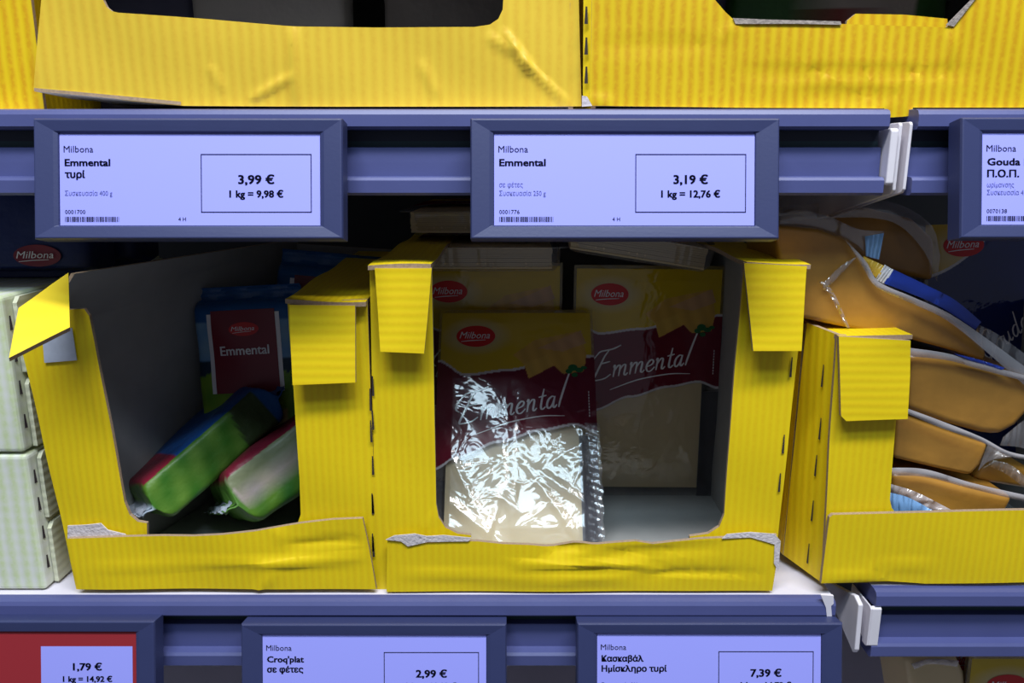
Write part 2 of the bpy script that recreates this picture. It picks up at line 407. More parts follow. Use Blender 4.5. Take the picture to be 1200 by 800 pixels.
bm = bmesh.new(); plate(bm, 0.2455, 0.0020, [(-0.007, .3275), (-0.0085, .326), (-0.0085, .2865), (-0.006, .2842), (.1, .262), (.44, .235), (.44, .320), (.04, .320), (.02, .3275)])
bevel(obj('bracket_plate', bm, M['white_metal'], r), 0.0006)
bm = bmesh.new(); plate(bm, 0.2325, 0.0048, [(-0.011, .3235), (-0.0125, .322), (-0.0125, .2905), (-0.011, .289), (.02, .289), (.02, .3235)])
bevel(obj('end_clip', bm, M['white_metal'], r, 'small white end clip'), 0.0008)
r = thing('shelf_bracket', 'white bracket plate with slanted lower tip beside the lower rail end', 'bracket', (0.245, 0.1, -0.05))
bm = bmesh.new(); plate(bm, 0.2455, 0.0035, [(-0.004, .0008), (-0.012, -.002), (-0.0135, -.037), (-0.011, -.041), (.02, -.030), (.06, -.022), (.44, -.030), (.44, -.014), (.04, -.014)])
bevel(obj('bracket_plate', bm, M['white_metal'], r), 0.0008)
bm = bmesh.new(); plate(bm, 0.2545, 0.0012, [(-.010, -.004), (-.012, -.0055), (-.012, -.0345), (-.010, -.036), (-.004, -.036), (-.004, -.033), (.02, -.02), (.02, -.004)])
plate(bm, 0.2557, 0.0068, [(-.0095, -.004), (-.012, -.0055), (-.012, -.0345), (-.0095, -.036)])
bevel(obj('rail_clip', bm, M['white_metal'], r, 'white folded rail clip'), 0.0005)
bm = bmesh.new(); card(bm, [P(x, y, -0.0117) for x, y in ((962, 697), (977, 698), (977, 707), (974, 710), (975, 722), (969, 722), (968, 712))], (0, -1, 0), 0.002, mi=(0, 0, 0))
bm2 = bm
obj('end_cap', bm, M['white_metal'], r, 'broken white rail end cap')

# ---------------------------------------------------------------- electronic price labels
LW, LH = 0.1848, 0.0722
def price_label(label, px, py, content, tilt=0.0):
    p = P(px, py, -0.024)
    r = thing('shelf_label', label, 'price label', (p.x, -0.024, p.z), (math.radians(-12), tilt, 0), group='price labels clipped on the shelf rails')
    k = LW / 364.0
    def at(u, v, d=0.0): return Vector((u * k, d, -v * k))          # u right, v down in the label's own face
    bm = bmesh.new()
    rings = [(0, 0, .014), (0, 0, .0015), (1.5, 1.5, 0), (3, 3, 0), (24, 15, .0012), (27.5, 16.5, .0022), (27.5, 16.5, .0035)]
    H = LH / k; R = []
    for a, b, d in rings:
        rr = 1.0 if a < 24 else 1.0
        bot = b if b < 10 else b + 0
        R.append([bm.verts.new(at(x, y, d)) for x, y in ((a, b), (364 - a, b), (364 - a, H - bot), (a, H - bot))])
    for A, B in zip(R, R[1:]):
        for i in range(4):
            j = (i + 1) % 4; bm.faces.new((A[i], A[j], B[j], B[i]))
    bm.faces.new(R[0][::-1]); bm.faces.new(R[-1])
    bmesh.ops.recalc_face_normals(bm, faces=bm.faces[:])
    f = obj('label_frame', bm, M['frame'], r, local=True); bevel(f, 0.0004, 2)
    bm = bmesh.new(); q = [at(x, y, .0030) for x, y in ((28, 17), (336, 17), (336, H - 17), (28, H - 17))]
    bm.faces.new([bm.verts.new(x) for x in q])
    pl = lambda x, y: at(x, -y, .0028)
    content(bm, pl)
    bmesh.ops.recalc_face_normals(bm, faces=[bm.faces[0]] if False else bm.faces[:])
    obj('screen', bm, [M['screen'], M['ink'], M['ink_soft'], M['screen_red']], r, local=True)
    return r
def rect(bm, pl, x0, y0, x1, y1, mi):
    f = bm.faces.new([bm.verts.new(pl(a, -b)) for a, b in ((x0, y0), (x0, y1), (x1, y1), (x1, y0))]); f.material_index = mi
def outline(bm, pl, x0, y0, x1, y1, w=1.0):
    rect(bm, pl, x0, y0, x1, y0 + w, 1); rect(bm, pl, x0, y1 - w, x1, y1, 1); rect(bm, pl, x0, y0, x0 + w, y1, 1); rect(bm, pl, x1 - w, y0, x1, y1, 1)
def barcode(bm, pl, x0, y0, x1, y1):
    rnd = random.Random(3); x = x0
    while x < x1:
        w = rnd.choice((.6, .9, 1.4)); rect(bm, pl, x, y0, min(x + w, x1), y1, 1); x += w + rnd.choice((.6, .8, 1.3))
def std(bold1, bold2, small, code, price, kilo, wb1, wb2, ws, wp, wk, h4=True, box_=(195, 41, 326, 110)):
    def content(bm, pl):
        put_text(bm, 'Milbona', pl, 33, -39, 35, 7.6, 1)
        put_text(bm, bold1, pl, 34, -55, wb1, 8.0, 1, 0.11)
        if bold2: put_text(bm, bold2, pl, 34, -69, wb2, 8.0, 1, 0.11)
        for t, y, w in small: put_text(bm, t, pl, 34, -y, w, 5.6, 2)
        put_text(bm, code, pl, 34, -111.5, 24, 4.6, 1)
        barcode(bm, pl, 34, 115, 98, 121)
        put_text(bm, '4 H', pl, 168, -120, 9, 4.4, 1)
        if price:
            outline(bm, pl, *box_)
            c = (box_[0] + box_[2]) / 2
            put_text(bm, price, pl, c, -76, wp, 10.0, 1, 0.11, align='c')
            put_text(bm, kilo, pl, c, -92, wk, 8.0, 1, 0.11, align='c')
    return content
price_label('white price label reading 3,99 € in a navy frame on the upper rail', 38, 138,
            std('Emmental', 'τυρί', [('Συσκευασία 400 g', 90, 56)], '0001700', '3,99 €', '1 kg = 9,98 €', 54, 24, 0, 43, 64))
price_label('white price label reading 3,19 € in a navy frame above the slice packs', 551, 138,
            std('Emmental', None, [('σε φέτες', 80, 28), ('Συσκευασία 250 g', 90, 55)], '0001776', '3,19 €', '1 kg = 12,76 €', 55, 0, 0, 41, 70))
price_label('white Gouda price label in a navy frame, cut off by the photo edge', 1127, 137,
            std('Gouda Holland', 'Π.Ο.Π.', [('ωρίμανσης', 81, 32), ('Συσκευασία 450 g', 90, 55)], '0070138', '4,49 €', '1 kg = 9,98 €', 88, 38, 0, 43, 64))
def red_label(bm, pl):
    H = LH / (LW / 364.0)
    f = bm.faces.new([bm.verts.new(pl(a, -b) + Vector((0, 0.00015, 0))) for a, b in ((28, 17), (28, H - 17), (336, H - 17), (336, 17))]); f.material_index = 3
    rect(bm, pl, 205, 37, 331, 118, 0)
    pl2 = lambda x, y: pl(x, y) + Vector((0, -0.0002, 0))
    put_text(bm, '1,79 €', pl2, 269, -70, 40, 9.6, 1, 0.11, align='c')
    put_text(bm, '1 kg = 14,92 €', pl2, 269, -86, 68, 7.6, 1, 0.11, align='c')
price_label('red promotion price label reading 1,79 € at the lower left', -131, 727.5, red_label)
price_label('white price label reading 2,99 € in a navy frame on the lower rail', 282, 731,
            std("Croq'plat", 'σε φέτες', [('Συσκευασία 150 g', 90, 55)], '0001812', '2,99 €', '1 kg = 19,93 €', 51, 50, 0, 43, 70))
price_label('white price label reading 7,39 € at the end of the lower rail', 676.5, 730,
            std('Κασκαβάλ', 'Ημίσκληρο τυρί', [('Συσκευασία 500 g', 90, 55)], '0001933', '7,39 €', '1 kg = 14,78 €', 58, 90, 0, 43, 70))

# ---------------------------------------------------------------- cartons
TF = (0, -1, 0)
def px(pts, Y): return [P(a, b, Y) for a, b in pts]
def wall(bm, a, b, z0a, z0b, z1a, z1b, toward, grid=0.02, mi=(0, 1, 2), wob=0.0):
    """an upright board from plan point a to b"""
    card(bm, [(a[0], a[1], z0a), (b[0], b[1], z0b), (b[0], b[1], z1b), (a[0], a[1], z1a)], toward, 0.003, grid, mi=mi, wob=wob)
BM3 = lambda front: [front, M['board_in'], M['board_edge']]

# --- middle carton on the lower shelf
c = thing('display_carton', 'upright yellow carton standing open in the middle, filled with slice packs', 'carton', (0.046, 0.15, 0.0), group='yellow display cartons')
YF = 0.005
bm = bmesh.new()
fp = [(433, 313), (506, 313), (508, 420), (511, 590), (514, 606), (522, 618), (536, 625), (552, 627), (552, 645), (808, 645), (808, 628), (830, 625), (843, 617),
      (849, 603), (853, 540), (862, 420), (872, 306), (946, 310), (905, 690), (441, 690)]
card(bm, px(fp, YF), TF, 0.003, 0.008, wob=0.0007, creases=[crease(P(490, 612, YF), P(512, 606, YF), .004, .0012)])
slits(bm, [P(437, y, YF - .001) for y in (452, 492, 545, 590, 635)] + [P(936 - (y - 340) * .1, y, YF - .001) for y in (430, 520, 565)], TF, .014, .0016, 3, (0, 0, 1))
obj('front_panel', bm, BM3(M['yel_v']) + [M['slit']], c)
bm = bmesh.new()
lp = [(454, 633), (480, 631), (500, 636), (530, 634), (560, 634), (590, 637), (620, 638), (650, 641), (672, 637), (700, 638), (722, 636), (745, 634), (765, 637), (790, 634),
      (820, 631), (850, 630), (880, 629), (911, 627), (913, 640), (905, 692), (453, 693)]
Yl = -0.0015
card(bm, px(lp, Yl), TF, 0.003, 0.0045, wob=0.0006, creases=[
    crease(P(460, 672, Yl), P(760, 682, Yl), .004, .0016), crease(P(590, 660, Yl), P(770, 662, Yl), .0045, .0022), crease(P(620, 668, Yl), P(905, 672, Yl), .004, -.0016),
    crease(P(640, 644, Yl), P(690, 640, Yl), .006, -.003), crease(P(650, 676, Yl), P(790, 667, Yl), .004, .002), crease(P(700, 650, Yl), P(850, 640, Yl), .005, -.0018)])
lipF = obj('front_lip', bm, BM3(M['yel_v']), c)
bm = bmesh.new()
card(bm, px([(452, 632), (462, 627), (486, 625), (500, 628), (520, 627), (552, 630), (549, 634), (500, 635), (478, 640), (470, 634)], -0.0025), TF, 0.0006, 0.004, wob=0.0012, mi=(0, 0, 0))
obj('torn_liner', bm, M['torn'], lipF, 'torn pale paper edge')
bm = bmesh.new()
card(bm, px([(846, 631), (852, 626), (880, 624), (908, 626), (915, 634), (912, 668), (907, 660), (908, 638), (880, 630)], -0.0025), TF, 0.0006, 0.004, wob=0.0012, mi=(0, 0, 0))
obj('torn_liner', bm, M['torn'], lipF, 'torn pale paper edge')
xa0, xa1 = P(433, 313, YF), P(441, 690, YF); xb0, xb1 = P(946, 310, YF), P(905, 690, YF)
bm = bmesh.new(); card(bm, [xa1 + Vector((.0035, .0045, .001)), xa0 + Vector((.0035, .0045, -.001)), (xa0.x + .0035, .33, xa0.z - .003), (xa1.x + .0035, .33, 0.001)], (-1, 0, 0), .003, .03, wob=.001)
obj('side_panel', bm, BM3(M['yel_y']), c)
bm = bmesh.new(); card(bm, [xb1 + Vector((-.0035, .0045, .001)), xb0 + Vector((-.0035, .0045, -.001)), (xb0.x - .005, .33, xb0.z), (xb1.x - .0035, .33, 0.001)], (1, 0, 0), .003, .03, wob=.001)
obj('side_panel', bm, BM3(M['yel_y']), c)
bm = bmesh.new(); card(bm, [(xa0.x, .33, 0.001), (xb0.x, .33, 0.001), (xb0.x, .33, xb0.z), (xa0.x, .33, xa0.z)], (0, 1, 0), .003)
obj('back_panel', bm, BM3(M['yel_v']), c)
bm = bmesh.new(); card(bm, [(xa1.x + .004, .009, .0015), (xb1.x - .004, .009, .0015), (xb1.x - .004, .325, .0015), (xa1.x + .004, .325, .0015)], (0, 0, -1), .0028)
obj('bottom_panel', bm, BM3(M['yel_v']), c)
def top_strip(x0, x1, z, y0, y1, zz, c, label=None):
    b = bmesh.new(); card(b, [(x0, y0, z), (x1, y0, z), (x1 + zz[0], y1, z + zz[1]), (x0 + zz[0], y1, z + zz[1])], (0, 0, 1), .003, .012, wob=.0018)
    obj('top_flap', b, BM3(M['yel_v']), c, label)
fl = P(506, 313, YF); fr_ = P(872, 306, YF)
top_strip(xa0.x, fl.x, xa0.z + .0015, YF - .006, .30, (0.0, -.001), c)
top_strip(fr_.x, xb0.x, xb0.z + .0025, YF - .006, .30, (0.0, -.002), c)
bm = bmesh.new(); card(bm, px([(439, 314), (506, 314), (502, 368), (498, 412), (447, 410), (443, 360)], -0.0025), TF, .0028, .008, disp=lambda q: max(0, (.232 - q.z)) * .10, wob=.0005)
obj('hanging_flap', bm, BM3(M['yel_h']), c)
bm = bmesh.new(); card(bm, px([(872, 308), (946, 312), (941, 360), (936, 409), (880, 409), (876, 358)], -0.0025), TF, .0028, .008, disp=lambda q: max(0, (.232 - q.z)) * .10, wob=.0005)
obj('hanging_flap', bm, BM3(M['yel_h']), c)

# --- left carton with the bent flap
c = thing('display_carton', 'crooked yellow carton with a bent-out flap, holding green and blue bags', 'carton', (-0.2, 0.15, 0.0), group='yellow display cartons')
bm = bmesh.new()
ep = [(24, 402), (48, 380), (75, 363), (98, 362), (104, 370), (110, 398), (120, 450), (133, 520), (146, 588), (152, 603), (161, 611), (172, 613), (172, 645), (345, 645), (349, 612),
      (352, 603), (351, 560), (346, 490), (341, 410), (337, 355), (430, 351), (436, 500), (443, 690), (90, 692), (70, 600), (45, 490)]
card(bm, px(ep, YF), TF, .003, .008, wob=.0009, creases=[crease(P(52, 495, YF), P(92, 445, YF), .003, .0016)])
slits(bm, [P(432 + (y - 360) * .02, y, YF - .001) for y in (468, 505, 590, 640)], TF, .016, .0016, 3, (0, 0, 1))
fpE = obj('front_panel', bm, BM3(M['yel_v']) + [M['slit']], c)
bm = bmesh.new()
lp = [(79, 631), (110, 630), (150, 629), (190, 628), (225, 628), (260, 626), (300, 622), (350, 614), (390, 609), (425, 607), (432, 640), (441, 690), (92, 690), (84, 660)]
card(bm, px(lp, Yl), TF, .003, .0045, wob=.0008, creases=[crease(P(100, 665, Yl), P(430, 655, Yl), .004, .0013), crease(P(290, 662, Yl), P(432, 652, Yl), .004, .0018),
     crease(P(325, 618, Yl), P(335, 645, Yl), .003, .0015), crease(P(300, 696, Yl), P(322, 668, Yl), .003, .0018), crease(P(330, 640, Yl), P(425, 632, Yl), .005, -.0015)])
obj('front_lip', bm, BM3(M['yel_v']), c)
bm = bmesh.new()
card(bm, px([(79, 616), (100, 615), (118, 613), (126, 621), (146, 626), (150, 630), (79, 632)], YF - .0035), TF, .0008, .004, wob=.0012, mi=(0, 0, 0))
obj('torn_liner', bm, M['torn'], fpE, 'torn grey paper strip')
bm = bmesh.new()
card(bm, px([(50, 398), (84, 384), (90, 422), (52, 425)], YF - .0015), TF, .0005, .006, wob=.0006, mi=(0, 0, 0))
obj('paper_patch', bm, M['tape'], fpE, 'grey paper patch under the bent flap')
bm = bmesh.new()
card(bm, [P(80, 319, .002), P(62, 331, -.008), P(45, 343, -.018), P(22, 362, -.030), P(16, 390, -.045), P(10, 417, -.060), P(46, 402, -.045), P(82, 384, -.030)], (0, -1, .6), .0036, .006, wob=.0006)
obj('bent_flap', bm, BM3(M['yel_flat']), c, 'bright yellow flap bent outwards')
# left wall, leaning inwards
bm = bmesh.new()
card(bm, [P(95, 690, YF + .0045), P(32, 405, YF + .0045), P(83, 320, YF + .003), (-.232, .25, .228), (-.225, .30, .225), (-.24, .30, .002)], (-1, -.2, 0), .003, .02, wob=.0005, planar=False)
obj('side_panel', bm, BM3(M['yel_y']), c)
er = P(430, 351, YF); er1 = P(443, 690, YF)
bm = bmesh.new(); card(bm, [er1 + Vector((-.0035, .0045, .001)), er + Vector((-.0035, .0045, -.001)), (er.x - .006, .30, er.z), (er1.x - .005, .30, .001)], (1, 0, 0), .003, .03, wob=.001)
obj('side_panel', bm, BM3(M['yel_y']), c)
bm = bmesh.new(); card(bm, [(-.24, .30, .001), (er1.x, .30, .001), (er.x, .30, er.z), (-.228, .30, .222)], (0, 1, 0), .003)
obj('back_panel', bm, BM3(M['yel_v']), c)
bm = bmesh.new(); card(bm, [(-.31, .010, .0015), (er1.x - .004, .010, .0015), (er1.x - .006, .296, .0015), (-.238, .296, .0015)], (0, 0, -1), .0028)
obj('bottom_panel', bm, BM3(M['yel_v']), c)
el = P(337, 356, YF)
top_strip(el.x, er.x, er.z + .0008, YF - .005, .29, (-.008, .0), c)
bm = bmesh.new(); card(bm, px([(339, 357), (416, 358), (418, 446), (345, 449)], -.002), TF, .0028, .008, wob=.0004, disp=lambda q: max(0, (.213 - q.z)) * .08)
obj('hanging_flap', bm, BM3(M['yel_h']), c)

# --- right carton with the wedges
c = thing('display_carton', 'low yellow carton at the right edge, heaped with golden cheese wedges', 'carton', (0.35, 0.15, ZR), group='yellow display cartons')
YG = 0.002
bm = bmesh.new()
gp = [(981, 392), (1067, 398), (1062, 490), (1050, 492), (1043, 585), (1045, 595), (1050, 601), (1285, 596), (1292, 585), (1298, 400), (1370, 400), (1352, 679), (964, 683), (972, 520)]
card(bm, px(gp, YG), TF, .003, .008, wob=.0005)
obj('front_panel', bm, BM3(M['yel_v']), c)
bm = bmesh.new()
card(bm, px([(972, 606), (976, 603), (1060, 601), (1130, 599), (1200, 598), (1345, 595), (1345, 680), (1200, 682), (1085, 684), (1040, 681), (962, 683)], -.004), TF, .0034, .005, wob=.0005,
     creases=[crease(P(985, 668, -.004), P(1100, 660, -.004), .003, .0012), crease(P(960, 678, -.004), P(1040, 676, -.004), .003, .0014)])
obj('front_lip', bm, BM3(M['yel_v']), c)
g0 = P(981, 392, YG + .003); g1 = P(964, 683, YG + .003)
bm = bmesh.new()
card(bm, [g1, g0, PP(945, 378, g1, (g0 - g1).cross(P(918, 650, .041) - g1)), P(918, 650, .041)], (-1, -.3, 0), .003, .01, wob=.0004)
e1 = P(918, 650, .041)
card(bm, [e1, (e1.x, .041, g0.z), (.205, .32, g0.z), (.203, .32, ZR + .001)], (-1, 0, 0), .003, .03)
nn = Vector((-1, -.35, 0))
slits(bm, [PP(a, b, g1, (g0 - g1).cross(P(918, 650, .041) - g1)) + nn * .001 for a, b in ((966, 440), (963, 502), (958, 545), (954, 598), (949, 648))], nn, .016, .0018, 3, (0, 0, 1))
obj('side_panel', bm, BM3(M['yel_y']) + [M['slit']], c)
gt = P(1067, 398, YG)
bm = bmesh.new(); card(bm, [g0 + Vector((0, -.005, .001)), gt + Vector((0, -.002, .0035)), (gt.x - .005, .30, g0.z + .002), (.208, .30, g0.z + .001), PP(945, 378, g0, Vector((0, 0, 1)))], (0, 0, 1), .003, .012, wob=.0008)
obj('top_flap', bm, BM3(M['yel_v']), c)
bm = bmesh.new(); card(bm, px([(983, 394), (1067, 399), (1065, 440), (1061, 489), (990, 492), (984, 486)], -.003), TF, .0032, .008, wob=.0005, disp=lambda q: max(0, (.19 - q.z)) * .05)
obj('hanging_flap', bm, BM3(M['yel_h']), c)
gr = P(1370, 400, YG)
bm = bmesh.new(); wall(bm, (gr.x, YG), (gr.x - .002, .32), ZR + .001, ZR + .001, g0.z, g0.z, (1, 0, 0)); obj('side_panel', bm, BM3(M['yel_y']), c)
bm = bmesh.new(); wall(bm, (.203, .32), (gr.x, .32), ZR + .001, ZR + .001, g0.z, g0.z, (0, 1, 0)); obj('back_panel', bm, BM3(M['yel_v']), c)
bm = bmesh.new(); card(bm, [(.226, .01, ZR + .001), (gr.x - .004, .01, ZR + .001), (gr.x - .004, .316, ZR + .001), (.208, .316, ZR + .001)], (0, 0, -1), .0026); obj('bottom_panel', bm, BM3(M['yel_v']), c)

# --- upper left carton (long one, window cut in its front)
c = thing('display_carton', 'wide pale yellow carton with a creased front above the 3,99 € label', 'carton', (-0.13, 0.15, ZU), group='yellow display cartons')
YB = 0.004
bm = bmesh.new()
bp = [(62, -170), (340, -170), (340, -62), (145, -64), (128, -60), (120, -45), (121, 0), (125, 8), (131, 13), (139, 15), (240, 22), (344, 31), (440, 32), (556, 31), (574, 28), (584, 21), (589, 10), (592, -40), (586, -56), (570, -62), (341, -62), (341, -170), (675, -170),  # unseen bar over the window, added to shade the contents
      (682, 124), (400, 125), (215, 124), (150, 118), (90, 110), (40, 106), (44, 40)]
cr = [crease(P(344, 28, YB), P(347, 128, YB), .004, 00.0029), crease(P(345, 88, YB), P(292, 118, YB), .0035, 00.0023), crease(P(590, 34, YB), P(625, 85, YB), .0035, 00.0029),
      crease(P(605, 62, YB), P(668, 124, YB), .0035, 00.0026), crease(P(492, 70, YB), P(512, 116, YB), .0035, 00.0018), crease(P(244, 75, YB), P(262, 108, YB), .003, 00.0013),
      crease(P(570, 40, YB), P(606, 64, YB), .004, 00.0018)]
card(bm, px(bp, YB), TF, .003, .0028, wob=.0008, creases=cr, disp=lambda q: -.004 * math.exp(-((q.x - .02) / .06) ** 2))
obj('front_panel', bm, BM3(M['yel_p']), c)
bl, br = P(44, 60, YB), P(680, 110, YB)
bl0 = P(41, 106, YB)
tz = P(62, -170, YB).z
bm = bmesh.new(); wall(bm, (bl.x + .004, YB + .0045), (bl.x + .004, .34), bl0.z + .001, ZU + .001, tz, tz, (-1, 0, 0)); obj('side_panel', bm, BM3(M['yel_y']), c)
bm = bmesh.new(); wall(bm, (br.x - .004, YB + .0045), (br.x - .004, .34), ZU + .001, ZU + .001, tz, tz, (1, 0, 0)); obj('side_panel', bm, BM3(M['yel_y']), c)
bm = bmesh.new(); wall(bm, (bl.x, .34), (br.x, .34), ZU + .001, ZU + .001, tz, tz, (0, 1, 0)); obj('back_panel', bm, BM3(M['yel_v']), c)
bm = bmesh.new(); card(bm, [bl0 + Vector((.004, .004, .002)), P(215, 124, YB) + Vector((0, .004, .002)), (-.1, .2, ZU + .003), (bl.x + .006, .3, ZU + .004)], (0, 0, -1), .002)
card(bm, [P(215, 124, YB) + Vector((0, .004, .002)), (br.x - .004, YB + .004, ZU + .002), (br.x - .004, .335, ZU + .002), (-.1, .2, ZU + .003)], (0, 0, -1), .002)
obj('bottom_panel', bm, [M['board_in'], M['board_in'], M['board_edge']], c)
bm = bmesh.new(); card(bm, [P(40, 106, YB - .001), P(90, 110, YB - .002), P(150, 118, YB - .002), P(212, 124, YB - .001), P(160, 122, .03), P(85, 117, .03)], (0, -.2, -1), .002, mi=(0, 1, 2))
obj('bottom_flap', bm, [M['board_in'], M['board_in'], M['board_edge']], c, 'grey underside lifted off the shelf')
def shade_lid(c, x0, x1, y0, y1, z):
    b = bmesh.new(); card(b, [(x0, y0, z), (x1, y0, z), (x1, y1, z), (x0, y1, z)], (0, 0, 1), .003)
    obj('top_flap', b, BM3(M['yel_v']), c)  # unseen top, added so the upper carton's inside stays dark
shade_lid(c, bl.x, br.x, YB, .34, tz + .004)

# --- upper far-left carton
c = thing('display_carton', 'deep yellow carton cut off at the upper left corner', 'carton', (-0.4, 0.15, ZU), group='yellow display cartons')
bm = bmesh.new(); card(bm, [(P(-190, 0, .014).x, .014, ZU + .001), (bl.x - .006, .014, ZU + .001), (bl.x - .006, .014, tz), (P(-190, 0, .014).x, .014, tz)], TF, .003, .01, wob=.0008); obj('front_panel', bm, BM3(M['yel_s']), c)
al, ar = P(-190, 0, .014), Vector((bl.x - .005, 0, 0))
bm = bmesh.new(); wall(bm, (ar.x - .005, .018), (ar.x - .005, .33), ZU + .001, ZU + .001, tz, tz, (1, 0, 0)); obj('side_panel', bm, BM3(M['yel_y']), c)
bm = bmesh.new(); wall(bm, (al.x + .004, .018), (al.x + .004, .33), ZU + .001, ZU + .001, tz, tz, (-1, 0, 0)); obj('side_panel', bm, BM3(M['yel_y']), c)
bm = bmesh.new(); wall(bm, (al.x, .33), (ar.x, .33), ZU + .001, ZU + .001, tz, tz, (0, 1, 0)); obj('back_panel', bm, BM3(M['yel_v']), c)

# --- upper right carton
c = thing('display_carton', 'striped deep yellow carton with a torn window at the upper right', 'carton', (0.22, 0.15, ZU), group='yellow display cartons')
YC = 0.002
bm = bmesh.new()
cp = [(694, -170), (980, -170), (980, -62), (812, -62), (806, -50), (838, 0), (850, 14), (862, 25), (920, 26), (985, 28), (1050, 30), (1110, 32), (1140, 0), (1182, -50), (1176, -62), (981, -62), (981, -170), (1345, -170), (1335, 126), (1070, 126),  # out-of-view bar closes this window too, added for shade inside
      (1067, 136), (1038, 138), (1036, 127), (860, 126), (691, 124)]
card(bm, px(cp, YC), TF, .003, .0045, wob=.0006, creases=[crease(P(860, 83, YC), P(1150, 84, YC), .0035, -.0016), crease(P(690, 54, YC), P(850, 53, YC), .0035, -.0013),
     crease(P(864, 28, YC), P(840, 48, YC), .003, .0012), crease(P(1114, 34, YC), P(1118, 70, YC), .004, .0014), crease(P(930, 112, YC), P(1060, 112, YC), .006, -.0012),
     crease(P(690, 118, YC), P(722, 124, YC), .004, .002)])
fpc = obj('front_panel', bm, BM3(M['yel_s']), c)
bm = bmesh.new(); card(bm, px([(993, 24), (1003, 16), (1060, 17), (1110, 22), (1112, 40), (990, 40)], YC + .006), TF, .003, .006, wob=.0004)
b_ = bmesh.new(); card(b_, px([(859, 21), (900, 23), (985, 25), (986, 29), (930, 28), (862, 28)], YC - .001), TF, .0006, .004, wob=.0008, mi=(0, 0, 0)); obj('torn_liner', b_, M['torn_brown'], fpc, 'torn brown paper edge')
b_ = bmesh.new(); card(b_, px([(1109, 29), (1140, -3), (1148, -8), (1118, 31)], YC - .001), TF, .0006, .004, wob=.0008, mi=(0, 0, 0)); obj('torn_liner', b_, M['torn_brown'], fpc, 'torn brown paper edge')
obj('inner_ply', bm, BM3(M['yel_s']), c, 'second ply of yellow board behind the window edge')
cl, cr_ = P(692, 110, YC), P(1338, 60, YC)
bm = bmesh.new(); wall(bm, (cl.x + .0005, YC + .001), (cl.x - .002, .33), ZU + .001, ZU + .001, tz, tz, (-1, 0, 0))
card(bm, [P(683, 124, YC + .002), P(692, 124, YC), P(694, -60, YC), P(684, -60, YC + .002)], TF, .002)
slits(bm, [P(687, y, YC - .001) for y in (18, 54, 88)], TF, .010, .0022, 3, (0, 0, 1))
obj('side_panel', bm, BM3(M['yel_y']) + [M['slit']], c)
bm = bmesh.new(); card(bm, px([(682, 112), (688, 113), (694, 124), (682, 125)], YC - .002), TF, .0008, mi=(0, 0, 0)); obj('torn_liner', bm, M['torn'], c, 'torn grey corner')
bm = bmesh.new(); wall(bm, (cr_.x, YC), (cr_.x, .33), ZU + .001, ZU + .001, tz, tz, (1, 0, 0)); obj('side_panel', bm, BM3(M['yel_y']), c)
bm = bmesh.new(); wall(bm, (cl.x, .33), (cr_.x, .33), ZU + .001, ZU + .001, tz, tz, (0, 1, 0)); obj('back_panel', bm, BM3(M['yel_v']), c)
shade_lid(c, cl.x, cr_.x, YC, .33, tz + .004)

# --- two pale cartons, stacked, at the left edge
XP = -0.334
def pale_carton(label, z0, z1, dx):
    c = thing('stacked_carton', label, 'carton', (XP - .13, .1, z0), group='pale cartons stacked at the left edge')
    bm = bmesh.new(); v = box(bm, XP - .26, XP + dx - .0035, .002, .24, z0 + .0006, z1)
    body = obj('carton_body', bm, [M['pale']], c); bevel(body, .003, 3)
    bm = bmesh.new()
    def flap(y0, y1, za, zb, bite):
        card(bm, [(XP + dx, y0, za), (XP + dx, y1, za), (XP + dx, y1, zb), (XP + dx, y0 + bite, zb), (XP + dx, y0, zb - bite)], (1, 0, 0), .003, mi=(0, 0, 1))
    zm = (z0 + z1) * .5 - .002
    flap(.012, .235, zm + .003, z1 - .002, .004); flap(.012, .235, z0 + .002, zm - .002, .004)
    h = z1 - z0
    obj('side_flap', bm, [M['pale_side'], M['pale_side']], c)
    bm = bmesh.new()
    slits(bm, [Vector((XP + dx - .0032, .0075, z0 + h * t)) for t in (.2, .42, .63, .83)], (1, -.6, 0), .010, .002, 0, (0, 0, 1))
    obj('perforation', bm, M['slit'], c)
pale_carton('pale green checked carton standing on the lower shelf at the left edge', .0006, .105, 0.0)
pale_carton('pale green checked carton stacked on top of the matching one', .1062, .2165, -.001)

# ---------------------------------------------------------------- slice packs
PW, PH = 0.132, 0.212
def lerp(tab, u):
    for (a, x), (b, y) in zip(tab, tab[1:]):
        if u <= b:
            t = max(0, (u - a) / (b - a)); t = t * t * (3 - 2 * t); return x + (y - x) * t
    return tab[-1][1]
TOPB = [(0, .775), (.18, .715), (.45, .735), (.75, .775), (1, .795)]
LOWB = [(0, .34), (.15, .385), (.4, .445), (.66, .49), (.86, .512), (1, .485)]
def inpoly(x, y, poly):
    r = False; n = len(poly)
    for i in range(n):
        x1, y1 = poly[i]; x2, y2 = poly[i - 1]
        if (y1 > y) != (y2 > y) and x < (x2 - x1) * (y - y1) / (y2 - y1) + x1: r = not r
    return r
SL = [([(.48, .80), (.62, .865), (.92, .905), (.95, .80), (.93, .73), (.80, .72), (.74, .755), (.58, .70), (.55, .76)], (.62, .36, .07)),
      ([(.64, .83), (.92, .905), (.95, .85), (.80, .815)], (.60, .34, .16)), ([(.55, .765), (.58, .70), (.74, .755), (.70, .80)], (.66, .40, .08)),
      ([(.80, .72), (.93, .73), (.95, .80), (.85, .81), (.70, .80)], (.64, .37, .07))]
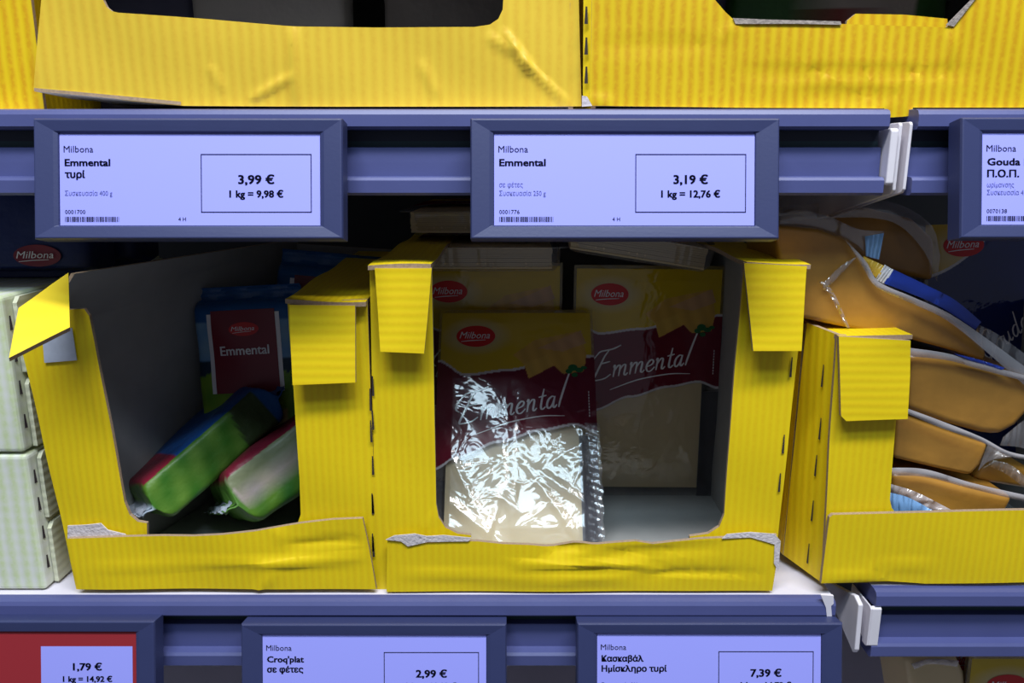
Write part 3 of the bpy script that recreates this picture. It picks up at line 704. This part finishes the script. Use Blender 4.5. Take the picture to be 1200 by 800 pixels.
def print_emmental(u, v):
    tb, lb = lerp(TOPB, u), lerp(LOWB, u)
    if v < .015 or v > .985 or u < .02 or u > .98: a = .25
    else: a = 1
    for poly, col in reversed(SL):
        if inpoly(u, v, poly):
            n = 1 + .08 * math.sin(u * 60 + v * 35); return (*[c * n for c in col], 1)
    if v > tb + .006:
        d = math.hypot((u - .24) / .24, (v - .88) / .085); g = max(0, 1 - d) if d > 0 else 1
        g = min(1, g * 1.6) * .7
        y = (.62, .42, .012); w = (.55, .50, .38)
        return (*[y[i] * (1 - g) + w[i] * g for i in range(3)], a)
    if v > tb - .004: return (.62, .58, .60, 1)
    if v > lb + .006: return (.150, .006, .022, 1)
    if v > lb - .004: return (.62, .58, .60, .9)
    if u > .885 and v < .47: return (.06, .06, .08, .55)
    return (.6, .6, .6, 0.0)
def print_gouda(u, v):
    b = .785 + .12 * u + .7 * u * u
    if v > b + .012:
        d = math.hypot((u - .27) / .3, (v - .905) / .1); g = min(1, max(0, 1 - d) * 1.4) * .5
        return (*[(.60, .40, .06)[i] * (1 - g) + (.6, .55, .40)[i] * g for i in range(3)], 1)
    if v > b: return (.60, .58, .58, 1)
    if v < .06 or u < .02 or u > .98: return (.5, .5, .55, .3)
    return (.006, .016, .12, 1)
def film_fn(amp, seed, bulge=0.0):
    rnd = random.Random(seed); ws = [(rnd.uniform(8, 26), rnd.uniform(8, 22), rnd.uniform(0, 6), rnd.uniform(.3, 1)) for _ in range(7)]
    folds = [(rnd.uniform(.1, .9), rnd.uniform(.02, .5), rnd.uniform(-1.2, 1.2), rnd.uniform(.6, 1.2)) for _ in range(9)]
    def f(u, v):
        e = min(u, 1 - u, v * 1.6, (1 - v) * 1.6); e = min(1, max(0, e / .1))
        h = .0012 + sum(w * math.sin(a * u + b * v + c) for a, b, c, w in ws) * amp * .25
        low = max(0.0, 1 - v / .55)
        for cx, cy, sl, s in folds:
            d = abs((u - cx) * math.cos(sl) + (v - cy) * math.sin(sl)); l = math.hypot(u - cx, v - cy)
            h += amp * 1.1 * s * max(0, 1 - d / .03) * max(0, 1 - l / .35) * (.3 + low)
        h += bulge * max(0.0, 1 - max(0.0, v - .12) / .5) ** 1.5
        return max(.0002, h * e + .0006)
    return f
def film_mesh(fn, prt, words, nu, nv, m0):
    us = np.linspace(0, 1, nu); vs = np.linspace(0, 1, nv)
    verts = []; cols = []
    rc = .05
    for v in vs:
        for u in us:
            verts.append(((u - .5) * PW, -fn(u, v), v * PH)); cols.extend(prt(u, v))
    faces = [(j * nu + i, j * nu + i + 1, (j + 1) * nu + i + 1, (j + 1) * nu + i) for j in range(nv - 1) for i in range(nu - 1)]
    me = bpy.data.meshes.new('printed_film'); me.from_pydata(verts, [], faces)
    bm = bmesh.new(); bm.from_mesh(me)
    lay = bm.verts.layers.float_color.new('print')
    bm.verts.ensure_lookup_table()
    for i, v in enumerate(bm.verts): v[lay] = cols[4 * i:4 * i + 4]
    for f in bm.faces: f.smooth = True
    def place_k(k):
        return lambda x, y: Vector((x, -fn(min(1, max(0, x / PW + .5)), min(1, max(0, y / PH))) - .00035 * k, y))
    words(bm, place_k)
    bm.to_mesh(me); bm.free()
    for m in (m0, M['red'], M['white'], M['leaf'], M['maroon'], M['ink_soft']): me.materials.append(m)
    return me
def words_emmental(bm, pk):
    X = lambda u: (u - .5) * PW
    logo(bm, pk, X(.24), .88 * PH, .125 * PW, .046 * PH, 1, 2)
    script(bm, 'Emmental', pk(1), X(.14), .515 * PH, .0100, math.radians(10), .0015, 2)
    ribbon(bm, [(X(.26), .475 * PH), (X(.45), .52 * PH), (X(.65), .545 * PH), (X(.80), .548 * PH)], .0013, pk(1), 2, .15)
    for a, b, r1, r2 in ((.86, .745, .030, .014), (.90, .735, .026, .010), (.835, .73, .022, .010), (.93, .745, .02, .007), (.87, .715, .02, .009)):
        ellipse(bm, pk(2), X(a), b * PH, r1 * PW, r2 * PH, 3, 14, 2)
    for i in range(9):
        rectw = [(X(.955), (.545 + .012 * i) * PH), (X(.955), (.553 + .012 * i) * PH)]
        ribbon(bm, rectw, .0007, pk(1), 2, 1, 2)
    put_text(bm, '2g', pk(1), X(.12), .045 * PH, .006, .0035, 4)
def words_gouda(bm, pk):
    X = lambda u: (u - .5) * PW
    logo(bm, pk, X(.24), .915 * PH, .13 * PW, .046 * PH, 1, 2)
    script(bm, 'Gouda H', pk(1), X(.40), .44 * PH, .0092, math.radians(40), .0013, 2, .3)
    ribbon(bm, [(X(.66), .50 * PH), (X(.78), .575 * PH), (X(.95), .64 * PH)], .0024, pk(1), 2, .1)
    ribbon(bm, [(X(.12), .52 * PH), (X(.15), .55 * PH), (X(.20), .50 * PH)], .0012, pk(1), 2, .3)
def tray_mesh(d=.021):
    """thin clear tray: flange, fluted walls, rounded corners, bottom"""
    bm = bmesh.new(); N = 28
    def loop(w, h, r, y, fl):
        pts = []
        for cx, cz, a0 in ((w - r, h - r, 0), (-w + r, h - r, 90), (-w + r, -h + r, 180), (w - r, -h + r, 270)):
            for k in range(7):
                a = math.radians(a0 + 15 * k); pts.append((cx + r * math.cos(a), cz + r * math.sin(a)))
        out = []
        n = len(pts)
        for i in range(n):
            a, b = Vector(pts[i]), Vector(pts[(i + 1) % n]); L = (b - a).length; k = max(1, int(L / .0022))
            for j in range(k):
                p = a + (b - a) * (j / k); s = 0
                if fl and L > .02:
                    t = j / k; gate = 1 if math.sin(t * 16) > -.2 else 0
                    s = fl * gate * math.sin(j * 2.1)
                nrm = Vector((b - a).yx) / max(L, 1e-9); nrm.y *= -1
                out.append(Vector((p.x + nrm.x * s, y, p.y + nrm.y * s + PH / 2)))
        return out
    w, h = PW / 2, PH / 2
    loops = [loop(w, h, .010, 0, 0), loop(w, h, .010, .0008, 0), loop(w - .007, h - .007, .010, .0010, 0), loop(w - .007, h - .007, .010, .003, .0006), loop(w - .008, h - .008, .010, d * .75, .0009), loop(w - .011, h - .011, .011, d, 0)]
    m = min(len(l) for l in loops)
    def res(l):
        n = len(l); return [l[int(i * n / 288)] if False else l[int(i * n / 288)].lerp(l[(int(i * n / 288) + 1) % n], (i * n / 288) % 1) for i in range(288)]
    R = [[bm.verts.new(p) for p in res(l)] for l in loops]
    for A, B in zip(R, R[1:]):
        for i in range(288):
            j = (i + 1) % 288; f = bm.faces.new((A[i], A[j], B[j], B[i])); f.smooth = True
    bm.faces.new(R[-1])
    bmesh.ops.recalc_face_normals(bm, faces=bm.faces[:])
    me = bpy.data.meshes.new('tray'); bm.to_mesh(me); bm.free(); me.materials.append(M['tray']); return me
TRAY = tray_mesh()
def cheese_mesh():
    bm = bmesh.new(); n = 10; y0, d = .0012, .0175
    for i in range(n):
        a = y0 + d * i / n; j = random.uniform(-.0005, .0005); k = random.uniform(-.0004, .0006)
        box(bm, -.0565 + j, .0515 + j, a, a + d / n - .00012, .0085 + k, .2035 + k)
    me = bpy.data.meshes.new('cheese_slices'); bm.to_mesh(me); bm.free(); me.materials.append(M['cheese_pale']); return me
CHEESE = cheese_mesh()
FILM_A = film_mesh(film_fn(.0005, 2), print_emmental, words_emmental, 250, 390, M['film'])
FILM_B = film_mesh(film_fn(.0010, 11, .0055), print_emmental, words_emmental, 150, 230, M['film_crinkled'])
FILM_G = film_mesh(film_fn(.0006, 5), print_gouda, words_gouda, 250, 390, M['film'])
def seal_mesh():
    """crimped welded strip along the pack's right edge"""
    bm = bmesh.new(); x0, x1 = PW / 2 - .010, PW / 2 + .002; n = 60; prev = None
    for i in range(n + 1):
        z = .004 + (PH * .5) * i / n; r = []
        for k in range(7):
            x = x0 + (x1 - x0) * k / 6
            r.append(bm.verts.new((x + .0006 * math.sin(i * .7), -.0022 - .0010 * (math.sin(i * 1.9 + k) * .5 + .5 * math.sin(k * 2.1 + i * .3)), z)))
        if prev:
            for k in range(6):
                f = bm.faces.new((prev[k], prev[k + 1], r[k + 1], r[k])); f.smooth = True
        prev = r
    me = bpy.data.meshes.new('sealed_edge'); bm.to_mesh(me); bm.free(); me.materials.append(M['wrap']); return me
def pack(label, loc, rot, film, cheese=True, seal=False, name='cheese_pack', group=None, zrot=None):
    m = Matrix.Translation(Vector(loc)) @ Euler(rot, 'XYZ').to_matrix().to_4x4()
    r = thing(name, label, 'cheese pack', matrix=m, group=group or 'cheese slice packs')
    link('tray', TRAY, r); link('cheese_slices', CHEESE, r); link('printed_film', film, r)
    if seal: link('sealed_edge', seal_mesh(), r, 'crimped clear sealed edge')
    return r
R_ = math.radians
pack('slice pack leaning at the front of the middle carton, glaring brightly', (.0035, .034, .005), (R_(-35), 0, R_(0)), FILM_B, seal=True)
pack('slice pack standing at the right behind the leaning one', (.1185, .158, .004), (R_(-3), R_(.5), 0), FILM_A)
pack('slice pack standing at the left, mostly hidden by the leaning one', (-.0215, .168, .006), (R_(-1), 0, 0), FILM_A)
# flat ones on top, the tray's short side towards the aisle
pack('slice pack lying flat on top of the left standing pack', (-.0185, .122, .2365), (R_(-90), 0, R_(0)), FILM_A)
pack('topmost slice pack lying flat, tucked behind the 3,19 € label', (-.030, .150, .2635), (R_(-90), 0, R_(-2)), FILM_A)
m = Matrix.Translation(P(757, 297, .10) + Vector((0, 0, .012))) @ Matrix.Rotation(R_(9), 4, 'Y') @ Matrix.Rotation(R_(-88), 4, 'X')
r = thing('cheese_pack', 'slice pack lying tilted over the right standing pack and carton wall', 'cheese pack', matrix=m, group='cheese slice packs')
link('tray', TRAY, r); link('cheese_slices', CHEESE, r); link('printed_film', FILM_A, r)
m = Matrix.Translation(Vector((P(1098, 330, .115).x + PW / 2, .115, .15))) @ Matrix.Rotation(R_(-2), 4, 'Y') @ Matrix.Rotation(R_(-6), 4, 'X')
# gouda pack is raised by the wedges below: it stands on its end behind them
pack('blue Gouda slice pack standing behind the cheese wedges', (P(1098, 330, .115).x + PW / 2 + .015, .128, .044), (R_(-8), R_(-2), 0), FILM_G, name='cheese_pack')

# ---------------------------------------------------------------- block bags
def bag_mesh(name, Wd, H, T, col, words=None, wr=.0016, seed=1, nz=70, nc=96, fin=.010):
    rnd = random.Random(seed); ws = [(rnd.uniform(40, 130), rnd.uniform(40, 130), rnd.uniform(0, 6)) for _ in range(6)]
    bm = bmesh.new(); lay = bm.verts.layers.float_color.new('print'); prev = None; rings = []
    def section(z):
        t = z / H; e = min(1, max(0, min(t, 1 - t) / .07)); e = math.sqrt(max(0, 1 - (1 - e) ** 2))
        return .0008 + (T / 2 - .0008) * e, Wd / 2 * (1 + .03 * (1 - e))
    def pos(a, z):
        ty, wx = section(z); c, s = math.cos(a), math.sin(a); ex = .26
        x = wx * math.copysign(abs(c) ** ex, c); y = ty * math.copysign(abs(s) ** ex, s)
        k = sum(math.sin(p * x + q * z + r_ + y * 90) for p, q, r_ in ws) / 6 * wr * min(1, ty / (T / 3))
        return Vector((x + k * .5 * c, y + k * s, z))
    zs = [-fin + (H + 2 * fin) * i / nz for i in range(nz + 1)]
    for i, z in enumerate(zs):
        zc = min(H, max(0, z)); row = []
        for k in range(nc):
            a = 2 * math.pi * k / nc
            p = pos(a, zc); p.z = z
            if z < 0 or z > H: p.y += .0012 * math.sin(p.x * 300 + (z * 500)) 
            v = bm.verts.new(p); v[lay] = (*col(p.x / Wd + .5, z / H, p.y / T), 1); row.append(v)
        if prev:
            for k in range(nc):
                f = bm.faces.new((prev[k], prev[(k + 1) % nc], row[(k + 1) % nc], row[k])); f.smooth = True
        rings.append(row); prev = row
    bm.faces.new(rings[0][::-1]); bm.faces.new(rings[-1])
    mats = [M['bag'], M['red'], M['white'], M['maroon']]
    if words:
        def pk(k):
            return lambda x, z: Vector((x, pos(-math.acos(max(-1, min(1, math.copysign(abs(x / section(z)[1]) ** (1 / .26), x)))), z).y - .0004 * k, z))
        words(bm, pk)
    me = bpy.data.meshes.new(name); bm.to_mesh(me); bm.free()
    for m in mats: me.materials.append(m)
    return me
BW, BH, BT = .096, .150, .050
def col_meadow(u, v, d):
    n = math.sin(u * 23 + v * 9 + d * 3) * .5 + math.sin(v * 31 - u * 11) * .5
    if v > .86: return (.012, .10, .30)
    if v > .62: return (.16 + .05 * n, .32 + .05 * n, .52)
    if v > .54 + .03 * n: return (.008, .03, .06)
    if d < -.30 and v < .30 and .14 < u < .86: return (.50, .36, .13)
    return (.16 + .05 * n, .30 + .05 * n, .02)
def col_green(u, v, d):
    n = math.sin(u * 17 + v * 13 + d * 9) * .5 + .5 * math.sin(v * 41 - u * 19 + d * 5)
    if v < 0: return (.34, .40, .48)
    if v > .90: return (.010, .07, .24)
    if d < -.44:
        return (.010, .06, .22) if v > .30 else (.20, .012, .03)
    if v > .68 - .06 * d: return (.035, .055, .018)
    return (.075 + .045 * n, .19 + .05 * n, .02 + .01 * n)
def col_streak(u, v, d):
    n = math.sin(u * 17 + v * 13 + d * 9) * .5 + .5 * math.sin(v * 41 - u * 19 + d * 5)
    if v > .92 or v < .02: return (.08, .20, .03)
    if d < -.40: return (.18, .012, .03) if v < .6 else (.06, .05, .03)
    if d < -.22: return (.20, .22, .12)
    if d < .08: return (.38 + .05 * n, .32 + .04 * n, .28)
    return (.07 + .04 * n, .18 + .05 * n, .02)
def words_bag(bm, pk):
    def panel(x0, x1, z0, z1, k, mi):
        nx, nz = 12, 14; g = [[bm.verts.new(pk(k)(x0 + (x1 - x0) * i / nx, z0 + (z1 - z0) * j / nz)) for i in range(nx + 1)] for j in range(nz + 1)]
        for j in range(nz):
            for i in range(nx):
                f = bm.faces.new((g[j][i], g[j][i + 1], g[j + 1][i + 1], g[j + 1][i])); f.material_index = mi; f.smooth = True
    panel(-.034, .034, .062, .137, 1.5, 2); panel(-.030, .030, .062, .140, 2.5, 3)
    logo(bm, lambda k: pk(k + 2.5), 0, .122, .014, .0065, 1, 2)
    put_text(bm, 'Emmental', pk(3.7), -.0235, .098, .046, .0085, 2, .06)
BAG1 = bag_mesh('bag_body', BW, BH, BT, col_meadow, words_bag, seed=3)
BAG2 = bag_mesh('bag_body', BW, .122, .038, col_green, None, wr=.003, seed=9)
def crimp_mesh(Wd, z0, z1, mt='silver'):
    bm = bmesh.new(); n = 44; prev = None
    for i in range(n + 1):
        x = -Wd / 2 + Wd * i / n; r = []
        for k in range(6):
            z = z0 + (z1 - z0) * k / 5; r.append(bm.verts.new((x, -.0018 + .0012 * math.sin(k * 2.2) + .0012 * math.sin(x * 190), z + (.0008 * (i % 2) if k == 0 else 0))))
        if prev:
            for k in range(5):
                f = bm.faces.new((prev[k], r[k], r[k + 1], prev[k + 1])); f.smooth = True
        prev = r
    me = bpy.data.meshes.new('crimped_seal'); bm.to_mesh(me); bm.free(); me.materials.append(M[mt]); return me
BAG4 = bag_mesh('bag_body', BW, BH, BT, col_streak, None, wr=.003, seed=12)
CRIMP = crimp_mesh(BW * 1.02, -.012, .001)
CRIMP2 = crimp_mesh(BW * 1.02, BH - .001, BH + .012, 'seal_blue')
CRIMP3 = crimp_mesh(BW * 1.02, .121, .134, 'seal_blue')
def bag(label, m, mesh, group=None):
    r = thing('cheese_bag', label, 'cheese bag', matrix=m, group='block bags in the crooked carton')
    link('bag_body', mesh, r); link('crimped_seal', CRIMP, r); link('crimped_seal', CRIMP2 if mesh is not BAG2 else CRIMP3, r)
    return r
def frame3(origin, zdir, ydir):
    z = Vector(zdir).normalized(); y = Vector(ydir); y = (y - z * y.dot(z)).normalized(); x = y.cross(z)
    m = Matrix((x, y, z)).transposed().to_4x4(); m.translation = Vector(origin); return m
# standing bag with the red panel
bag('block bag standing upright, its dark red front panel facing out', Matrix.Translation((-.2200, .140, .055)) @ Matrix.Rotation(R_(-3), 4, 'Y') @ Matrix.Rotation(R_(-8), 4, 'X') @ Matrix.Scale(.90, 4), BAG1)
bag('block bag lying under the standing one at the back of the crooked carton', frame3((-.178, .235, .052), (0.99, 0, .0), (0, 1, .05)) @ Matrix.Translation((0, 0, -.065)), BAG1)
bag('dark blue block bag standing behind the one with the red panel', Matrix.Translation((-.180, .205, .060)) @ Matrix.Rotation(R_(5), 4, 'Y') @ Matrix.Rotation(R_(-6), 4, 'X'), BAG1)
# lying bags: narrow green side towards the aisle
A = P(160, 612, .030); B = P(305, 482, .110)
ax = (B - A).normalized(); nrm = Vector((.10, -.90, .40))                    # the green narrow side looks along nrm
y_ = ax.cross(nrm).normalized()
if y_.z > 0: y_ = -y_
nrm = (nrm - ax * nrm.dot(ax)).normalized()
ct, st = math.cos(math.radians(24)), math.sin(math.radians(24))
nrm, y_ = nrm * ct + y_ * st, y_ * ct - nrm * st
bag('green block bag lying tilted across the crooked carton', frame3(A + ax * .004 - nrm.normalized() * .040 + Vector((.009, 0, .010)), ax, y_), BAG2)
A2 = P(252, 622, .030); B2 = P(372, 525, .090); ax2 = (B2 - A2).normalized(); n2 = Vector((.15, -.95, .15)); y2 = ax2.cross(n2).normalized()
bag('green block bag lying lowest, its silvery seal at the carton lip', frame3(A2 - n2.normalized() * .044 + Vector((0, 0, .008)), ax2, y2 if y2.z < 0 else -y2), BAG4)

# dark blue bags on the pale cartons
def col_navy(u, v, d):
    return (.010, .02, .10) if v < .9 else (.02, .05, .16)
def words_navy(bm, pk):
    logo(bm, lambda k: pk(k * 4), 0.024, .012, .017, .008, 3, 2)  # maroon in place of logo red: shade put into the colour
BAG3 = bag_mesh('bag_body', .12, .062, .05, col_navy, words_navy, seed=21, fin=.006)
def small_bag(label, loc, rot, mesh, group=None):
    r = thing('cheese_bag', label, 'cheese bag', loc, rot, 'bags on and above the shelves'); link('bag_body', mesh, r); return r
small_bag('dark navy bag on the pale cartons, nearer the left edge', (-.372, .085, .2235), (R_(-3), 0, R_(3)), BAG3)
small_bag('dark navy bag farther back on the pale cartons, behind the bent flap', (-.366, .150, .2235), (R_(-3), 0, R_(-3)), BAG3)

# ---------------------------------------------------------------- cheese wedges at the right
def slab(pts, Y, depth, bev, skew=(0, 0)):
    bm = bmesh.new(); f = [bm.verts.new(P(a, b, Y)) for a, b in pts]
    k = [bm.verts.new(Vector(v.co) + Vector((skew[0], depth, skew[1]))) for v in f]
    n = len(f)
    bm.faces.new(f); bm.faces.new(k[::-1])
    for i in range(n):
        j = (i + 1) % n; bm.faces.new((f[i], k[i], k[j], f[j]))
    bmesh.ops.recalc_face_normals(bm, faces=bm.faces[:])
    return bm
def strip(top, bot, Y, Y2=None, n=26):
    """band of film between two drawn lines, curving back from Y to Y2 along its length"""
    def smp(l, k):
        c = catmull(l, 8); return [c[int(i * (len(c) - 1) / k)] for i in range(k + 1)]
    a, b = smp(top, n), smp(bot, n); bm = bmesh.new(); prev = None; seg = (P(*a[0], Y) - P(*a[-1], Y)).length / n
    for i in range(n + 1):
        y = Y + ((Y2 if Y2 is not None else Y) - Y) * i / n
        r = [bm.verts.new(P(*(a[i].lerp(b[i], t)), y - .0010 * math.sin(math.pi * t) + .07 * seg * math.sin(i * .9 + 3 * t))) for t in (0, .25, .5, .75, 1)]
        k_ = [bm.verts.new(v.co + Vector((0, .0005, 0))) for v in r]
        if prev:
            for j in range(4):
                f = bm.faces.new((prev[0][j], prev[0][j + 1], r[j + 1], r[j])); f.smooth = True
                f = bm.faces.new((prev[1][j + 1], prev[1][j], k_[j], k_[j + 1])); f.smooth = True
        prev = (r, k_)
    bmesh.ops.recalc_face_normals(bm, faces=bm.faces[:])
    return bm
def wedge(label, pts, Y, depth, bev, bands, skew=(0, 0), mt_='cheese_gold'):
    c = sum((P(a, b, Y) for a, b in pts), Vector()) / len(pts)
    r = thing('cheese_wedge', label, 'cheese wedge', c, group='wrapped cheese wedges')
    o = obj('cheese', slab(pts, Y, depth, bev, skew), M[mt_], r); bevel(o, bev, 4)
    for f in o.data.polygons: f.use_smooth = True
    for nm, top, bot, y, y2, mt, lb in bands:
        obj(nm, strip(top, bot, y, y2), M[mt], r, lb)
    return r
wedge('big golden cheese wedge on top of the heap, with a blue band along its edge',
      [(908, 263), (960, 268), (996, 281), (1010, 300), (1022, 322), (1045, 338), (1075, 350), (1105, 364), (1135, 388), (1158, 412), (1155, 424), (1120, 412), (1068, 398), (1000, 386), (935, 372), (915, 330)], .022, .075, .006,
      [('blue_band', [(1046, 315), (1090, 336), (1120, 352), (1150, 377)], [(1036, 332), (1080, 349), (1110, 364), (1143, 386)], .020, .018, 'blue', 'blue printed band'),
       ('white_band', [(1037, 310), (1047, 316)], [(1026, 327), (1037, 333)], .020, .020, 'white', 'white printed band'),
       ('yellow_band', [(1012, 300), (1038, 312)], [(1012, 306), (1028, 328)], .0205, .020, 'yellow_print', 'yellow printed band'),
       ('sticker', [(1014, 277), (1036, 273)], [(1015, 300), (1030, 304)], .0215, .021, 'sky', 'light blue printed corner'),
       ('film_edge', [(990, 280), (1015, 306), (1030, 330), (1070, 348), (1110, 366), (1150, 392), (1215, 440)], [(995, 287), (1012, 314), (1028, 337), (1070, 356), (1106, 373), (1142, 400), (1205, 455)], .0185, .012, 'wrap_milky', 'milky film edge'),
       ('clear_tail', [(1146, 380), (1170, 392), (1215, 425)], [(1142, 398), (1166, 420), (1212, 445)], .018, .014, 'wrap', 'clear film tail'),
       ('film_fold', [(1005, 300), (985, 312), (965, 332)], [(1000, 306), (972, 335), (965, 340)], .019, .019, 'wrap', 'clear film fold'),
       ('film_fold', [(960, 330), (972, 345), (992, 384)], [(968, 330), (980, 348), (996, 384)], .019, .019, 'wrap', 'clear film fold'),
       ('film_hood', [(912, 253), (960, 250), (1005, 268), (1037, 271)], [(908, 268), (960, 268), (1000, 284), (1014, 296)], .030, .024, 'wrap', 'clear film hood')])
wedge('second golden cheese wedge in the heap, under the big one',
      [(1064, 413), (1100, 418), (1150, 428), (1215, 440), (1210, 480), (1192, 500), (1172, 511), (1150, 508), (1110, 497), (1062, 480)], .016, .080, .006,
      [('film_edge', [(1062, 407), (1110, 414), (1150, 426), (1210, 442)], [(1062, 417), (1110, 422), (1150, 433), (1210, 449)], .011, .010, 'wrap_milky', 'milky film edge'),
       ('blue_band', [(1118, 414), (1150, 422), (1178, 431)], [(1135, 422), (1155, 428), (1172, 434)], .0105, .0105, 'blue', 'blue printed band'),
       ('film_edge', [(1062, 478), (1100, 492), (1150, 512), (1180, 528), (1210, 535)], [(1062, 484), (1100, 500), (1150, 518), (1178, 533), (1210, 540)], .012, .010, 'wrap_milky', 'milky film edge'),
       ('clear_tail', [(1176, 512), (1198, 494), (1215, 485)], [(1172, 522), (1195, 524), (1215, 532)], .012, .010, 'wrap', 'clear film tail')])
wedge('third golden cheese wedge in the heap, tapering to the right',
      [(1050, 490), (1062, 486), (1100, 500), (1140, 514), (1160, 520), (1150, 545), (1138, 558), (1110, 552), (1046, 537)], .020, .080, .005,
      [('clear_tail', [(1158, 520), (1176, 530), (1185, 534)], [(1146, 552), (1160, 540), (1185, 536)], .016, .014, 'wrap', 'clear film tail')])
wedge('small golden cheese wedge at the right, showing between the lower ones',
      [(1150, 548), (1165, 540), (1215, 552), (1215, 575), (1160, 566), (1142, 562)], .045, .060, .004,
      [('clear_tail', [(1160, 538), (1185, 545), (1210, 566)], [(1158, 545), (1180, 556), (1205, 575)], .040, .038, 'wrap', 'clear film tail')])
wedge('lowest golden cheese wedge, resting behind the carton lip',
      [(1045, 554), (1080, 558), (1130, 570), (1190, 582), (1180, 600), (1172, 625), (1045, 625)], .020, .075, .005,
      [('film_edge', [(1043, 548), (1085, 550), (1140, 566), (1210, 582)], [(1043, 557), (1085, 559), (1140, 573), (1210, 590)], .014, .012, 'wrap_milky', 'milky film edge'),
       ('blue_film', [(1043, 577), (1065, 583), (1098, 600)], [(1043, 602), (1065, 604), (1090, 606)], .016, .016, 'sky', 'blue printed film corner'),
       ('film_skirt', [(1044, 567), (1075, 577), (1120, 600)], [(1043, 577), (1068, 585), (1098, 602)], .0165, .016, 'wrap_milky', 'milky film skirt')])
wedge('dark golden cheese wedge lying far back above the big one',
      [(915, 262), (960, 248), (1020, 244), (1070, 256), (1096, 280), (1095, 330), (1040, 318), (1000, 300)], .110, .060, .005,
      [('film_hood', [(905, 244), (960, 238), (1040, 236), (1090, 262), (1102, 300)], [(905, 262), (960, 256), (1040, 258), (1080, 290), (1098, 330)], .106, .106, 'wrap', 'clear film hood')])

# ---------------------------------------------------------------- what shows in the upper carton windows
def plain(rgb, stripe=None):
    def f(u, v, d):
        if stripe and stripe[0] < v < stripe[1]: return stripe[2]
        return rgb
    return f
TB1 = bag_mesh('bag_body', .105, .115, .045, plain((.48, .44, .40), (.80, 1.0, (.02, .02, .04))), seed=31)
TB2 = bag_mesh('bag_body', .10, .115, .045, plain((.10, .10, .16)), seed=32)
TB3 = bag_mesh('bag_body', .115, .115, .045, plain((.05, .05, .07), (.3, .62, (.22, .19, .17))), seed=33)
def dark_green(u, v, d):
    if u < .30: return (.03, .10, .02)
    if .36 < u < .62 and .36 < v < .50 - abs(u - .5) * .4: return (.22, .04, .03)
    if u > .85: return (.03, .10, .02)
    return (.42, .36, .30)
TB4 = bag_mesh('bag_body', .150, .115, .045, dark_green, seed=34)
small_bag('cream bag showing in the pale carton window, left of centre', (-.168, .085, ZU + .014), (0, 0, 0), TB1)
small_bag('grey bag at the left end of the pale carton window', (-.275, .095, ZU + .014), (0, 0, R_(5)), TB2)
small_bag('dark bag at the right end of the pale carton window', (-.032, .090, ZU + .014), (0, 0, R_(-4)), TB3)
small_bag('green and cream bag showing in the striped carton window', (.225, .085, ZU + .014), (0, 0, 0), TB4)
small_bag('grey bag at the left end of the striped carton window', (.105, .095, ZU + .014), (0, 0, R_(6)), TB2)

# ---------------------------------------------------------------- packs on the bottom shelf
pack('yellow slice pack with a red logo, at the bottom right corner below the rail', (.424, .020, -.284), (R_(-3), 0, 0), FILM_A)
pack('yellow slice pack standing behind the one in the bottom right corner', (.414, .052, -.284), (R_(-3), 0, 0), FILM_A)
wedge('pale wrapped wedge below the empty right rail', [(1062, 772), (1085, 766), (1122, 768), (1132, 790), (1140, 860), (1075, 860)], .03, .06, .006,
      [('film_edge', [(1068, 778), (1090, 772), (1124, 774)], [(1072, 784), (1090, 778), (1122, 781)], .027, .027, 'wrap_milky', 'milky film edge')], mt_='cheese_pale')
